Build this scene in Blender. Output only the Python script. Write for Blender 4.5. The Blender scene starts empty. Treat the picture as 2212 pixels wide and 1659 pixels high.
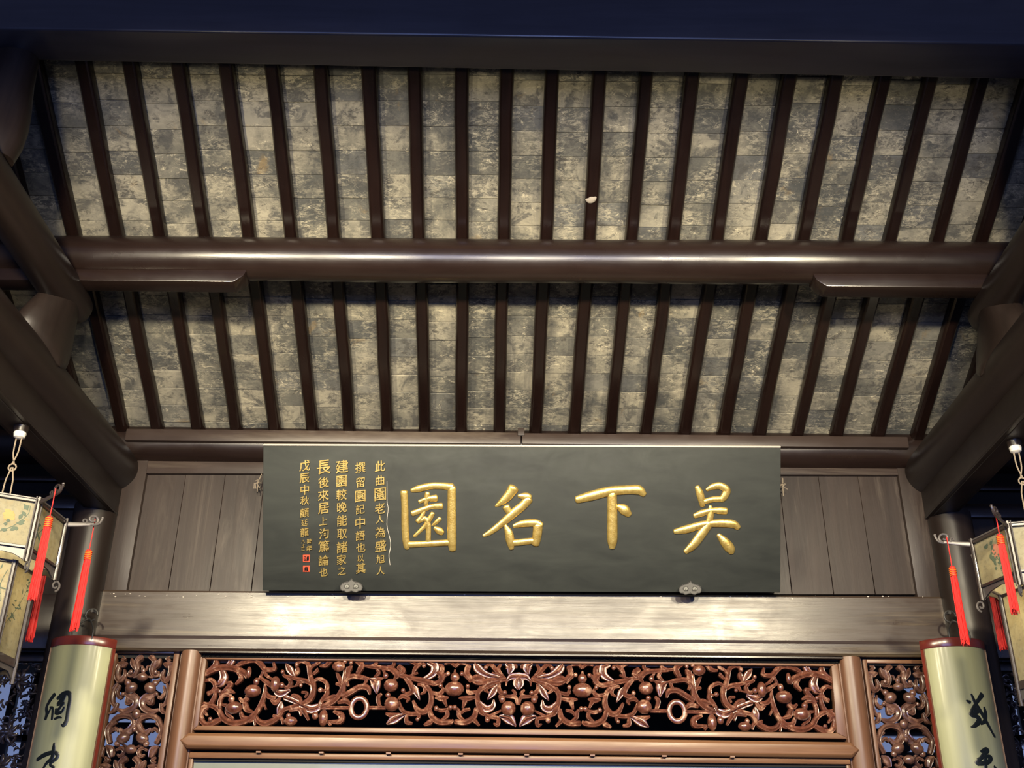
import bpy, bmesh, math, random
import numpy as np
from mathutils import Vector, Matrix, noise
random.seed(7)
S = bpy.context.scene
COL = S.collection
# ------------------------------------------------------------------ camera
FPX = 2373.0; CX, CY = 1106.0, 829.5          # focal length in pixels of the 2212 x 1659 frame
TH = math.radians(27); ROLL = math.radians(0.57)
CAM = np.array([0, -5.67, 1.6])
FW = np.array([0, math.cos(TH), math.sin(TH)])
_u = np.array([0, -math.sin(TH), math.cos(TH)]); _r = np.array([1, 0, 0.])
RT = math.cos(ROLL)*_r + math.sin(ROLL)*_u
UP = math.cos(ROLL)*_u - math.sin(ROLL)*_r
cd = bpy.data.cameras.new('camera'); cam = bpy.data.objects.new('camera', cd); COL.objects.link(cam)
cam.matrix_world = Matrix([[RT[0], UP[0], -FW[0], CAM[0]], [RT[1], UP[1], -FW[1], CAM[1]],
                           [RT[2], UP[2], -FW[2], CAM[2]], [0, 0, 0, 1]])
cd.sensor_width = 36; cd.lens = FPX/2212*36; cd.clip_start = .05; cd.clip_end = 100
S.camera = cam
# ------------------------------------------------------------------ world, lights, exposure
S.view_settings.view_transform = 'Standard'; S.view_settings.look = 'None'
S.view_settings.gamma = 1; S.view_settings.use_curve_mapping = False
S.view_settings.exposure = 0.0
w = bpy.data.worlds.new('world'); S.world = w; w.use_nodes = True
w.node_tree.nodes['Background'].inputs[0].default_value = (.36, .42, .80, 1)
w.node_tree.nodes['Background'].inputs[1].default_value = .17
def light(kind, name, loc, power, color, size=.1, target=None, **kw):
    l = bpy.data.lights.new(name, kind); l.energy = power; l.color = color
    if kind == 'AREA':
        l.shape = 'RECTANGLE'; l.size = size; l.size_y = kw.pop('size_y', size)
    else: l.shadow_soft_size = size
    for k, v in kw.items(): setattr(l, k, v)
    o = bpy.data.objects.new(name, l); COL.objects.link(o); o.location = loc
    if target is not None:
        o.rotation_euler = (Vector(target)-Vector(loc)).to_track_quat('-Z', 'Y').to_euler()
    return o
WARM = (1.0, .865, .60)
for lx, en in ((-1.76, 500), (-.95, 300), (.10, 250), (1.05, 225), (1.80, 440)):
    light('SPOT', 'spot_light', (lx, -3.45, 3.86), en, WARM, .07, (lx*.6, 0, 3.02), spot_size=math.radians(116), spot_blend=1.0)
light('AREA', 'front_daylight', (0, -9.5, 2.4), 320, (.30, .42, 1.0), 5.0, (0, 0, 3.6), size_y=2.6)

# ------------------------------------------------------------------ pixel helpers (used to read real positions off the photograph)
def ray(px, py): return FW + (px-CX)/FPX*RT - (py-CY)/FPX*UP
def aty(px, py, y):
    d = ray(px, py); return CAM + d*(y-CAM[1])/d[1]
def atz(px, py, z):
    d = ray(px, py); return CAM + d*(z-CAM[2])/d[2]
def atp(px, py, p, n):
    d = ray(px, py); n = np.array(n, float); return CAM + d*(np.dot(np.array(p)-CAM, n)/np.dot(d, n))

# ------------------------------------------------------------------ materials
def newmat(name):
    m = bpy.data.materials.new(name); m.use_nodes = True
    nt = m.node_tree; b = nt.nodes['Principled BSDF']
    return m, nt, b
def nd(nt, t, **kw):
    n = nt.nodes.new(t)
    for k, v in kw.items():
        if k in n.inputs.keys(): n.inputs[k].default_value = v
        else: setattr(n, k, v)
    return n
def ramp(nt, fac, stops):
    r = nt.nodes.new('ShaderNodeValToRGB'); e = r.color_ramp.elements
    while len(e) < len(stops): e.new(.5)
    for i, (p, c) in enumerate(stops):
        e[i].position = p; e[i].color = (*c, 1) if len(c) == 3 else c
    nt.links.new(fac, r.inputs[0]); return r.outputs[0]
def mixc(nt, fac, a, b, mode='MIX'):
    m = nt.nodes.new('ShaderNodeMix'); m.data_type = 'RGBA'; m.blend_type = mode
    for i, v in ((0, fac), (6, a), (7, b)):
        if hasattr(v, 'links'): nt.links.new(v, m.inputs[i])
        else: m.inputs[i].default_value = v if i == 0 else (*v, 1)
    return m.outputs[2]
def coords(nt, scale, rnd=0.0):
    """world position, stretched by scale, offset per object"""
    g = nt.nodes.new('ShaderNodeNewGeometry'); mp = nt.nodes.new('ShaderNodeMapping')
    nt.links.new(g.outputs['Position'], mp.inputs[0]); mp.inputs['Scale'].default_value = scale
    if rnd:
        oi = nt.nodes.new('ShaderNodeObjectInfo'); mu = nt.nodes.new('ShaderNodeMath'); mu.operation = 'MULTIPLY'
        nt.links.new(oi.outputs['Random'], mu.inputs[0]); mu.inputs[1].default_value = rnd
        cb = nt.nodes.new('ShaderNodeCombineXYZ')
        for i in range(3): nt.links.new(mu.outputs[0], cb.inputs[i])
        nt.links.new(cb.outputs[0], mp.inputs['Location'])
    return mp.outputs[0]
def noi(nt, vec, scale, detail=5, rough=.6, dist=0):
    n = nt.nodes.new('ShaderNodeTexNoise'); n.inputs['Scale'].default_value = scale
    n.inputs['Detail'].default_value = detail; n.inputs['Roughness'].default_value = rough
    n.inputs['Distortion'].default_value = dist
    nt.links.new(vec, n.inputs['Vector']); return n.outputs['Fac']
def bump(nt, b, h, strength, dist=.004):
    n = nt.nodes.new('ShaderNodeBump'); n.inputs['Strength'].default_value = strength; n.inputs['Distance'].default_value = dist
    nt.links.new(h, n.inputs['Height']); nt.links.new(n.outputs[0], b.inputs['Normal'])
def wood(name, dark, light_, grain, rough=(.3, .5), bstr=.25, rnd=3.0, wear=None, coat=0, spec=.5, streak=False):
    m, nt, b = newmat(name)
    v = coords(nt, grain, rnd)
    g1 = noi(nt, v, 1.0, 6, .65, .4); g2 = noi(nt, coords(nt, (2.2, 2.2, 2.2), rnd), 1.3, 4, .6)
    c = ramp(nt, g1, [(.3, dark), (.7, light_)])
    c = mixc(nt, g2, mixc(nt, .45, c, dark), c)
    if wear:
        wf = noi(nt, coords(nt, (grain[0]*.35, grain[1]*.35, grain[2]*.35), rnd+1), 1.0, 9, .7, .6)
        f = ramp(nt, wf, [(.55, (0, 0, 0)), (.72, (1, 1, 1))])
        c = mixc(nt, f, c, wear)
    nt.links.new(c, b.inputs['Base Color'])
    rr = ramp(nt, g2, [(.3, (rough[0],)*3), (.7, (rough[1],)*3)])
    if streak:      # varnish polished and scuffed in streaks along the grain
        st = noi(nt, coords(nt, (1.6, 12, 30), rnd), 1.0, 9, .72, .8); bl = noi(nt, coords(nt, (3, 3, 5), rnd), 1.6, 7, .7, .6)
        rr = ramp(nt, mixc(nt, .5, mixc(nt, 0.0, (0, 0, 0), (0, 0, 0)) if False else st, bl), [(.36, (rough[0],)*3), (.62, (rough[1],)*3)])
        nt.links.new(ramp(nt, st, [(.36, (.22,)*3), (.64, (.36,)*3)]), b.inputs['Coat Roughness'])
        nt.links.new(ramp(nt, bl, [(.35, (coat,)*3), (.65, (coat*.45,)*3)]), b.inputs['Coat Weight'])
    nt.links.new(rr, b.inputs['Roughness'])
    b.inputs['Coat Weight'].default_value = coat
    if not streak: b.inputs['Coat Roughness'].default_value = .25
    b.inputs['Specular IOR Level'].default_value = spec
    bump(nt, b, g1, bstr)
    return m
M = {}
M['dark_x'] = wood('dark_lacquered_timber', (0.0100, 0.0055, 0.0045), (0.0200, 0.0115, 0.0090), (1.2, 14, 14), (.22, .34), .2)
M['tie'] = wood('daylight_tinted_tie_beam_timber', (.016, .015, .020), (.030, .027, .034), (1.2, 14, 14), (.30, .44), .2, spec=.6)  # dark timber with the blue daylight on its front mixed into the base colour
M['dark_y'] = wood('dark_lacquered_beam_timber', (0.0079, 0.0047, 0.0040), (0.0166, 0.0101, 0.0083), (14, 1.0, 14), (.34, .5), .2, spec=.38)
M['dark_z'] = wood('dark_lacquered_column_timber', (0.0104, 0.0068, 0.0056), (0.0220, 0.0148, 0.0120), (14, 14, 1.0), (.30, .48), .2, spec=.38)
M['rafter'] = wood('rafter_timber', (0.0066, 0.0033, 0.0028), (0.0143, 0.0066, 0.0050), (18, 1.6, 1.6), (.2, .34), .2)
M['wall_x'] = wood('brown_wall_timber', (.024, .0150, .0118), (.050, .033, .026), (1.0, 9, 12), (.32, .48), .3, wear=(.10, .078, .058))
M['lintel'] = wood('worn_varnished_lintel_timber', (.026, .0165, .0120), (.056, .037, .026), (.8, 9, 26), (.25, .44), .45, spec=.7, coat=.3, wear=(.15, .112, .062), streak=True)
M['wall_z'] = wood('brown_wall_plank', (.017, .0105, .0082), (.040, .0265, .0205), (12, 9, .9), (.40, .56), .3, spec=.4, wear=(.095, .075, .058))
def carved(name, dark, mid_, worn, rough):
    m, nt, b = newmat(name); v = coords(nt, (1, 1, 1), 3.0)
    n1 = noi(nt, v, 22, 6, .7, .5); n2 = noi(nt, v, 70, 5, .7)
    c = ramp(nt, n1, [(.32, dark), (.6, mid_)])
    c = mixc(nt, ramp(nt, n1, [(.55, (0, 0, 0)), (.68, (.9,)*3)]), c, worn)
    nt.links.new(c, b.inputs['Base Color'])
    nt.links.new(ramp(nt, n2, [(.3, (rough,)*3), (.7, (rough+.14,)*3)]), b.inputs['Roughness'])
    b.inputs['Coat Weight'].default_value = .9; b.inputs['Coat Roughness'].default_value = .2
    bump(nt, b, n2, .25, .003); return m
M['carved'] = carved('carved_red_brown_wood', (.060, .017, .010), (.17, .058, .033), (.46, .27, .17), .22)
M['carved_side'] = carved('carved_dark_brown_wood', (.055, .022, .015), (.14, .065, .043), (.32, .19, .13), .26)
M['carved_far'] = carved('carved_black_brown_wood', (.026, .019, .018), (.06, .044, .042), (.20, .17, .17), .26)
M['frame_x'] = wood('red_brown_frame_rail', (.12, .052, .026), (.26, .135, .064), (1.2, 16, 16), (.30, .46), .25)
M['frame_z'] = wood('red_brown_frame_post', (.095, .042, .023), (.20, .10, .054), (16, 16, 1.2), (.32, .48), .25)
M['redlac'] = wood('dark_red_lacquer', (.085, .010, .007), (.17, .026, .014), (3, 3, 3), (.18, .28), .05, coat=.6)

def brick_mat():
    m, nt, b = newmat('weathered_grey_roof_brick')
    v = coords(nt, (1, 1, 1), 37.0)
    oi = nt.nodes.new('ShaderNodeObjectInfo')
    base = ramp(nt, oi.outputs['Random'], [(0, (.075, .075, .068)), (.22, (.16, .152, .12)), (.45, (.29, .262, .19)), (.62, (.33, .30, .22)), (.8, (.22, .205, .16)), (.92, (.14, .138, .125)), (1, (.08, .08, .075))])
    big = noi(nt, v, 8, 8, .68, .7)
    c = mixc(nt, ramp(nt, big, [(.42, (.85,)*3), (.50, (0, 0, 0))]), base, (.075, .072, .064))
    soot = noi(nt, coords(nt, (1, 1, 1)), 2.6, 7, .66, .5)
    c = mixc(nt, ramp(nt, soot, [(.40, (.78,)*3), (.57, (0, 0, 0))]), c, (.045, .048, .046))
    def patch(rnd_, sc_, lo, hi, f_):          # flaking happens in patches, not everywhere
        m_ = nt.nodes.new('ShaderNodeMath'); m_.operation = 'MULTIPLY'
        nt.links.new(ramp(nt, noi(nt, coords(nt, (1, 1, 1), rnd_), sc_, 5, .6, .5), [(lo, (.08,)*3), (hi, (1,)*3)]), m_.inputs[0]); nt.links.new(f_, m_.inputs[1]); return m_.outputs[0]
    fl = noi(nt, coords(nt, (.5, 1.1, 1.1), 41.0), 52, 12, .84, .7)
    c = mixc(nt, patch(71.0, 5.5, .46, .60, ramp(nt, fl, [(.49, (0, 0, 0)), (.54, (.85,)*3)])), c, (.37, .335, .24))
    sp = noi(nt, coords(nt, (.7, 1.1, 1.1), 11.0), 24, 12, .88, 1.2)
    c = mixc(nt, patch(83.0, 6.5, .50, .62, ramp(nt, sp, [(.54, (0, 0, 0)), (.58, (.95,)*3)])), c, (.62, .55, .38))
    dk = noi(nt, coords(nt, (.6, 1.1, 1.1), 23.0), 44, 12, .86, .8)
    c = mixc(nt, patch(97.0, 6.0, .44, .58, ramp(nt, dk, [(.43, (.9,)*3), (.48, (0, 0, 0))])), c, (.05, .045, .038))
    oc = noi(nt, coords(nt, (1, 1, 1), 53.0), 6, 6, .66, .5)
    c = mixc(nt, ramp(nt, oc, [(.64, (0, 0, 0)), (.74, (.6,)*3)]), c, (.25, .17, .07))
    nt.links.new(c, b.inputs['Base Color']); b.inputs['Roughness'].default_value = .85
    bump(nt, b, fl, .55, .004)
    return m
M['brick'] = brick_mat()
def plain(name, col, rough=.5, metal=0, coat=0, bs=0, bscale=60, emit=None, es=1, var=0):
    m, nt, b = newmat(name); b.inputs['Base Color'].default_value = (*col, 1)
    b.inputs['Roughness'].default_value = rough; b.inputs['Metallic'].default_value = metal
    b.inputs['Coat Weight'].default_value = coat
    if var:
        n = noi(nt, coords(nt, (1, 1, 1), 1.0), 14, 6, .65)
        nt.links.new(mixc(nt, n, tuple(c*(1-var) for c in col), tuple(min(1, c*(1+var)) for c in col)), b.inputs['Base Color'])
    if bs: bump(nt, b, noi(nt, coords(nt, (1, 1, 1)), bscale, 4), bs, .003)
    if emit: b.inputs['Emission Color'].default_value = (*emit, 1); b.inputs['Emission Strength'].default_value = es
    return m
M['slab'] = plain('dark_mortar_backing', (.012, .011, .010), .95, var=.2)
M['mirror'] = plain('grey_green_screen_panel', (.20, .22, .185), .22, coat=.4, var=.12)
M['iron'] = plain('dark_iron', (.035, .033, .031), .5, metal=.2, bs=.2)
M['rope'] = plain('pale_rope', (.33, .27, .19), .9, var=.25)
M['wire'] = plain('tan_wire', (.30, .24, .17), .5, metal=.2)
M['white'] = plain('white_ceramic', (.70, .67, .60), .25, coat=.5)
M['ink'] = plain('black_ink', (.006, .009, .008), .35)
M['seal'] = plain('vermilion_seal', (.62, .075, .028), .5)
M['red'] = plain('bright_red_silk', (.62, .010, .008), .6, var=.3)
M['orange'] = plain('orange_gold_band', (.75, .20, .02), .4)
M['lant_wood'] = plain('dark_lantern_wood', (.030, .022, .020), .3, coat=.4, var=.3)
M['lant_edge'] = plain('grey_lantern_metal_edge', (.10, .09, .085), .4, metal=.3, var=.2)
M['stain'] = plain('pale_chipped_paint', (.50, .45, .38), .8)
def gold_mat():
    m, nt, b = newmat('gold_leaf')
    v = coords(nt, (1, 1, 1)); n = noi(nt, v, 40, 6, .7)
    nt.links.new(ramp(nt, n, [(.3, (.62, .40, .09)), (.7, (.95, .72, .24))]), b.inputs['Base Color'])
    b.inputs['Metallic'].default_value = .78; b.inputs['Roughness'].default_value = .30
    bump(nt, b, noi(nt, v, 120, 4), .35, .003); return m
M['gold'] = gold_mat()
def board_mat():
    m, nt, b = newmat('black_green_lacquer_board')
    v = coords(nt, (1.2, 4, 4)); n = noi(nt, v, 2.2, 5, .6, .5)
    nt.links.new(ramp(nt, n, [(.3, (.018, .0205, .0185)), (.75, (.034, .038, .033))]), b.inputs['Base Color'])
    r = noi(nt, coords(nt, (3, 3, 3)), 3, 6, .7, 1.0)
    nt.links.new(ramp(nt, r, [(.3, (.60, .60, .60)), (.7, (.70, .70, .70))]), b.inputs['Roughness']); b.inputs['Specular IOR Level'].default_value = .35
    return m
M['board'] = board_mat()
def silk_mat():
    m, nt, b = newmat('pale_green_couplet_face')
    n = noi(nt, coords(nt, (20, 20, 1.2)), 1.0, 4, .5)
    nt.links.new(ramp(nt, n, [(.3, (.27, .275, .150)), (.7, (.355, .36, .205))]), b.inputs['Base Color'])
    b.inputs['Roughness'].default_value = .46; b.inputs['Coat Weight'].default_value = .12; b.inputs['Coat Roughness'].default_value = .15
    return m
M['silk'] = silk_mat()
def paper_mat():
    m = bpy.data.materials.new('painted_lantern_silk'); m.use_nodes = True; nt = m.node_tree
    b = nt.nodes['Principled BSDF']; out = nt.nodes['Material Output']
    v = coords(nt, (1, 1, 1)); n = noi(nt, v, 14, 5, .6, .8); n2 = noi(nt, v, 60, 4, .7)
    c = ramp(nt, n, [(.32, (.40, .365, .24)), (.6, (.36, .315, .185)), (.72, (.38, .24, .075))])
    c = mixc(nt, ramp(nt, n2, [(.34, (.55,)*3), (.5, (0, 0, 0))]), c, (.22, .21, .14))
    nt.links.new(c, b.inputs['Base Color']); b.inputs['Roughness'].default_value = .6
    t = nt.nodes.new('ShaderNodeBsdfTranslucent'); nt.links.new(c, t.inputs[0])
    mx = nt.nodes.new('ShaderNodeMixShader'); mx.inputs[0].default_value = .45
    nt.links.new(b.outputs[0], mx.inputs[1]); nt.links.new(t.outputs[0], mx.inputs[2]); nt.links.new(mx.outputs[0], out.inputs[0])
    return m
M['paper'] = paper_mat()
M['paint_leaf'] = plain('painted_grey_green_leaf', (.07, .095, .06), .7, var=.3)
M['paint_bloom'] = plain('painted_ochre_bloom', (.34, .22, .07), .7, var=.3)
M['paint_rose'] = plain('painted_rose_bloom', (.42, .16, .10), .7, var=.3)
M['sky'] = plain('rear_window_daylight', (.3, .4, .6), .5, emit=(.42, .55, 1.0), es=.33)
M['floor'] = plain('grey_floor_tile', (.10, .10, .095), .6, var=.2)
M['bulb'] = plain('glowing_bulb', (1, .9, .7), .4, emit=(1, .86, .6), es=18)

# ------------------------------------------------------------------ object helpers
def wloc(o):
    v = Vector((0, 0, 0))
    while o: v += o.location; o = o.parent
    return v
def tag(o, label=None, cat=None, group=None, kind=None):
    for k, v in (('label', label), ('category', cat), ('group', group), ('kind', kind)):
        if v: o[k] = v
    return o
def thing(name, loc, label=None, cat=None, group=None, kind=None):
    o = bpy.data.objects.new(name, None); o.empty_display_size = .1; COL.objects.link(o); o.location = Vector(loc)
    return tag(o, label, cat, group, kind)
class MB:
    def __init__(s): s.v = []; s.f = []
    def add(s, vs, fs):
        k = len(s.v); s.v += [tuple(float(c) for c in v) for v in vs]; s.f += [tuple(i+k for i in f) for f in fs]; return s
    def hexa(s, p):   # 8 corners: bottom 4 (ccw from above), top 4
        return s.add(p, [(3, 2, 1, 0), (4, 5, 6, 7), (0, 1, 5, 4), (1, 2, 6, 5), (2, 3, 7, 6), (3, 0, 4, 7)])
    def box(s, x0, x1, y0, y1, z0, z1):
        return s.hexa([(x0, y0, z0), (x1, y0, z0), (x1, y1, z0), (x0, y1, z0), (x0, y0, z1), (x1, y0, z1), (x1, y1, z1), (x0, y1, z1)])
    def prism(s, poly, d):  # polygon (list of 3d points) extruded by vector d
        n = len(poly); a = [Vector(p) for p in poly]; b = [p+Vector(d) for p in a]
        return s.add(a+b, [tuple(range(n))[::-1], tuple(range(n, 2*n))]+[(i, (i+1) % n, n+(i+1) % n, n+i) for i in range(n)])
    def tube(s, pts, rads, n=12, flat=None, up=None, caps=True):
        """swept ellipse along pts; rads radius or (wide,deep); up = direction of the deep axis"""
        pts = [Vector(p) for p in pts]; N = len(pts); vs = []; prev = None
        for i, p in enumerate(pts):
            t = (pts[min(i+1, N-1)]-pts[max(i-1, 0)])
            t = t.normalized() if t.length > 1e-9 else Vector((0, 0, 1))
            if up is not None: d = Vector(up)
            else: d = prev if prev is not None else (Vector((0, 0, 1)) if abs(t.z) < .9 else Vector((0, 1, 0)))
            d = (d-t*d.dot(t)).normalized(); prev = d; sd = t.cross(d)
            r = rads[i] if hasattr(rads, '__len__') else rads
            rw, rd = r if hasattr(r, '__len__') else (r, r)
            for k in range(n):
                a = 2*math.pi*k/n; vs.append(p+sd*math.cos(a)*rw+d*math.sin(a)*rd)
        fs = []
        for i in range(N-1):
            for k in range(n):
                fs.append((i*n+k, i*n+(k+1) % n, (i+1)*n+(k+1) % n, (i+1)*n+k))
        if caps: fs += [tuple(range(n))[::-1], tuple(range((N-1)*n, N*n))]
        return s.add(vs, fs)
    def ball(s, c, rx, ry, rz, nu=12, nv=8, rot=None):
        c = Vector(c); vs = []
        for j in range(nv+1):
            th = math.pi*j/nv
            for i in range(nu):
                ph = 2*math.pi*i/nu
                p = Vector((rx*math.sin(th)*math.cos(ph), ry*math.sin(th)*math.sin(ph), rz*math.cos(th)))
                if rot is not None: p = rot @ p
                vs.append(c+p)
        fs = [(j*nu+i, (j+1)*nu+i, (j+1)*nu+(i+1) % nu, j*nu+(i+1) % nu) for j in range(nv) for i in range(nu)]
        return s.add(vs, fs)
    def build(s, name, mat, parent=None, smooth=False, bevel=0, origin=None, seg=2):
        me = bpy.data.meshes.new(name)
        o = bpy.data.objects.new(name, me); COL.objects.link(o)
        off = Vector((0, 0, 0))
        if parent: o.parent = parent; off = wloc(parent)
        elif origin is not None: off = Vector(origin); o.location = off
        elif s.v:
            a = np.array(s.v); off = Vector(((a[:, 0].min()+a[:, 0].max())/2, (a[:, 1].min()+a[:, 1].max())/2, a[:, 2].min())); o.location = off
        me.from_pydata([(v[0]-off.x, v[1]-off.y, v[2]-off.z) for v in s.v], [], s.f)
        bm = bmesh.new(); bm.from_mesh(me)
        bmesh.ops.remove_doubles(bm, verts=bm.verts, dist=1e-6)
        bmesh.ops.recalc_face_normals(bm, faces=bm.faces)
        if bevel:
            es = [e for e in bm.edges if len(e.link_faces) == 2 and e.calc_face_angle(0) > .5]
            bmesh.ops.bevel(bm, geom=es, offset=bevel, segments=seg, affect='EDGES', profile=.5, clamp_overlap=True)
        bm.to_mesh(me); bm.free()
        if smooth or bevel:
            for p in me.polygons: p.use_smooth = True
            if hasattr(me, 'set_sharp_from_angle'): me.set_sharp_from_angle(angle=math.radians(38))
        me.materials.append(M[mat] if isinstance(mat, str) else mat)
        return o
def catmull(P, sub=5):
    P = [np.array(p, float) for p in P]
    if len(P) == 2: return [P[0]*(1-t)+P[1]*t for t in np.linspace(0, 1, sub+1)]
    Q = [2*P[0]-P[1]]+P+[2*P[-1]-P[-2]]; out = []
    for i in range(1, len(Q)-2):
        a, b, c, d = Q[i-1:i+3]
        for t in np.linspace(0, 1, sub, endpoint=False):
            out.append(.5*((2*b)+(-a+c)*t+(2*a-5*b+4*c-d)*t*t+(-a+3*b-3*c+d)*t**3))
    out.append(P[-1]); return out
RIDGE = [(1, -.9), (1, .25), (.86, .55), (.62, .42), (.30, .66), (0, 1.0), (-.30, .66), (-.62, .42), (-.86, .55), (-1, .25), (-1, -.9)]
def brush(mb, stroke, fmap, wscale, depth=.45, n=10, sub=5, lift=0, capr=.5, flatd=None, ridge=False):
    """stroke = [(u,v,w)]; fmap(u,v)->(point, normal). Half-round raised stroke with round ends."""
    C = catmull(stroke, sub)
    pts, rad, nrm = [], [], []
    for c in C:
        p, nn = fmap(c[0], c[1]); r = max(c[2], 2)*wscale/2
        pts.append(Vector(p)+Vector(nn)*lift); rad.append(r); nrm.append(Vector(nn))
    # rounded ends
    t0 = (pts[0]-pts[1]).normalized(); t1 = (pts[-1]-pts[-2]).normalized(); r0, r1 = rad[0], rad[-1]
    pre = [(pts[0]+t0*r0*capr*math.sin(a), r0*math.cos(a), nrm[0]) for a in (1.45, 1.05, .55)]
    post = [(pts[-1]+t1*r1*capr*math.sin(a), r1*math.cos(a), nrm[-1]) for a in (.55, 1.05, 1.45)]
    seq = pre+list(zip(pts, rad, nrm))+post
    N = len(seq); vs = []
    for i, (p, r, nn) in enumerate(seq):
        t = (seq[min(i+1, N-1)][0]-seq[max(i-1, 0)][0]).normalized()
        sd = t.cross(nn).normalized(); h = r*2*depth if flatd is None else flatd
        if ridge:      # carved moulding: vertical wall, rolled edge, hollow, sharp centre crest
            for cx_, hy_ in RIDGE: vs.append(p+sd*cx_*r+nn*(h*hy_-(.012 if hy_ < -.5 else 0)))
            continue
        for k in range(n+1):
            a = math.pi*k/n; vs.append(p+sd*math.cos(a)*r+nn*math.sin(a)*h*(1 if flatd is None else min(1, r/(wscale*4))))
    if ridge: n = len(RIDGE)-1
    m = n+1; fs = []
    for i in range(N-1):
        for k in range(n): fs.append((i*m+k, i*m+k+1, (i+1)*m+k+1, (i+1)*m+k))
        fs.append((i*m+n, i*m, (i+1)*m, (i+1)*m+n))
    fs += [tuple(range(m))[::-1], tuple(range((N-1)*m, N*m))]
    mb.add(vs, fs)

# ================================================================== ROOM SHELL
fl = MB().box(-6, 6, -9, 4, -.1, 0).build('floor', 'floor'); tag(fl, kind='structure')
# ---- ceiling slopes: frame of each slope (origin, slope tangent) at brick underside
def slope(nm, A, m, rows, s0, bots, tops, ybot, ytopf, s_ext, rw, rd):
    A = np.array(A); n = np.array([0, m, 1.]); n /= np.linalg.norm(n); d = np.array([0, -1, m]); d /= np.linalg.norm(d)
    q = A - n*.03
    lines = []
    for xb, xt in zip(bots, tops):
        P = atp(xb, ybot, q, n); T = atp(xt, ytopf(xt), q, n)
        sp, st = np.dot(P-A, d), np.dot(T-A, d)
        lines.append((P[0], sp, T[0], st))
    X = lambda L, s: L[0]+(L[2]-L[0])*(s-L[1])/(L[3]-L[1])
    pt = lambda x, s, h=0: A+d*s+n*h+np.array([x, 0, 0])-np.array([A[0], 0, 0])
    smax = s0+rows*.1205
    x0, x1 = X(lines[0], s0)-2.4, X(lines[-1], s0)+2.4
    back = MB().hexa([pt(x0, s0-.1, .024), pt(x1, s0-.1, .024), pt(x1, smax+.1, .024), pt(x0, smax+.1, .024),
                      pt(x0, s0-.1, .06), pt(x1, s0-.1, .06), pt(x1, smax+.1, .06), pt(x0, smax+.1, .06)])
    root = back.build(nm, 'slab', origin=pt(0, s0)); tag(root, kind='structure')
    # rafters
    prof = [(-.5, .0), (-.5, .66), (-.42, .86), (-.3, 1.), (.3, 1.), (.42, .86), (.5, .66), (.5, .0)]
    for i, L in enumerate(lines):
        wd = rw*(1.0+random.uniform(-.06, .06)); jit = random.uniform(-.004, .004)
        vs = []; K = 7
        for j in range(K):
            s = s0-.08+(smax+.1-s0+.08)*j/(K-1)
            x = X(L, s)+random.uniform(-.0025, .0025); wj = wd*(1+random.uniform(-.03, .03))
            for (a, b) in prof: vs.append(pt(x+a*wj, s, -b*rd+jit*.3))
        k = len(prof); fs = [(j*k+a, j*k+(a+1) % k, (j+1)*k+(a+1) % k, (j+1)*k+a) for j in range(K-1) for a in range(k)]
        fs += [tuple(range(k))[::-1], tuple(range((K-1)*k, K*k))]
        MB().add(vs, fs).build('rafter', 'rafter', root, smooth=True)
    # bricks share one bevelled mesh
    W, H, TT = .20, .1195, .018
    me = bpy.data.meshes.get('brick_mesh')
    if me is None:
        me = bpy.data.meshes.new('brick_mesh'); bm = bmesh.new(); bmesh.ops.create_cube(bm, size=1)
        bmesh.ops.scale(bm, vec=(W, H, TT), verts=bm.verts)
        bmesh.ops.bevel(bm, geom=list(bm.edges), offset=.0016, segments=1, affect='EDGES'); bm.to_mesh(me); bm.free()
        me.materials.append(M['brick'])
    base = Matrix((( 1, 0, 0), (0, d[1], n[1]), (0, d[2], n[2]))).transposed()
    rot0 = Matrix([[1, d[0], n[0]], [0, d[1], n[1]], [0, d[2], n[2]]])
    off = wloc(root)
    for i in range(len(lines)-1):
        ph = random.uniform(-.016, .016); s = s0+ph
        for r in range(rows):
            hh = .1205*(1+random.uniform(-.03, .03))
            sc = s+hh/2; s += hh
            xl, xr = X(lines[i], sc), X(lines[i+1], sc)
            if xr-xl < .05: continue
            c = pt((xl+xr)/2, sc, TT/2+random.uniform(0, .0035)+(.004 if random.random() < .12 else 0))
            o = bpy.data.objects.new('brick', me); COL.objects.link(o); o.parent = root
            tilt = Matrix.Rotation(random.uniform(-.012, .012), 3, 'Y') @ Matrix.Rotation(random.uniform(-.02, .02), 3, 'X') @ Matrix.Rotation(random.uniform(-.006, .006), 3, 'Z')
            R = rot0 @ tilt
            mtx = R.to_4x4() @ Matrix.Diagonal(((xr-xl-.003)/W, (hh-.0022)/H, 1, 1)).to_4x4() if False else (R @ Matrix.Diagonal(((xr-xl-.003)/W, (hh-.0022)/H, 1))).to_4x4()
            mtx.translation = Vector(c)-off
            o.matrix_local = mtx
    return root
up_b = [-126, -28, 66, 159, 252, 347, 442, 537, 630, 722, 817, 905.5, 998, 1088.6, 1180, 1274, 1364, 1454, 1550, 1644, 1736, 1831, 1925, 2027, 2122, 2218, 2312]
up_t = [-240, -137, -32, 72.6, 178, 280, 386, 489, 587, 692, 796, 894, 997, 1094.5, 1192, 1295, 1397, 1496, 1602, 1706, 1807, 1910, 2011, 2119.5, 2225, 2330, 2435]
lo_b = [25, 105, 185, 265, 341, 429, 510.6, 593, 675, 754.7, 836, 917, 997, 1078, 1157, 1240.5, 1318.7, 1396, 1479, 1564, 1641.6, 1724, 1809.6, 1899, 1986, 2068, 2150, 2230]
lo_t = [-95, -5, 88, 190, 275, 372, 462.5, 551, 640.6, 731, 823, 910.5, 999, 1085, 1174, 1267, 1353, 1439, 1534.5, 1624.5, 1712, 1800, 1893, 1991, 2082, 2176, 2268, 2360]
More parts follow.
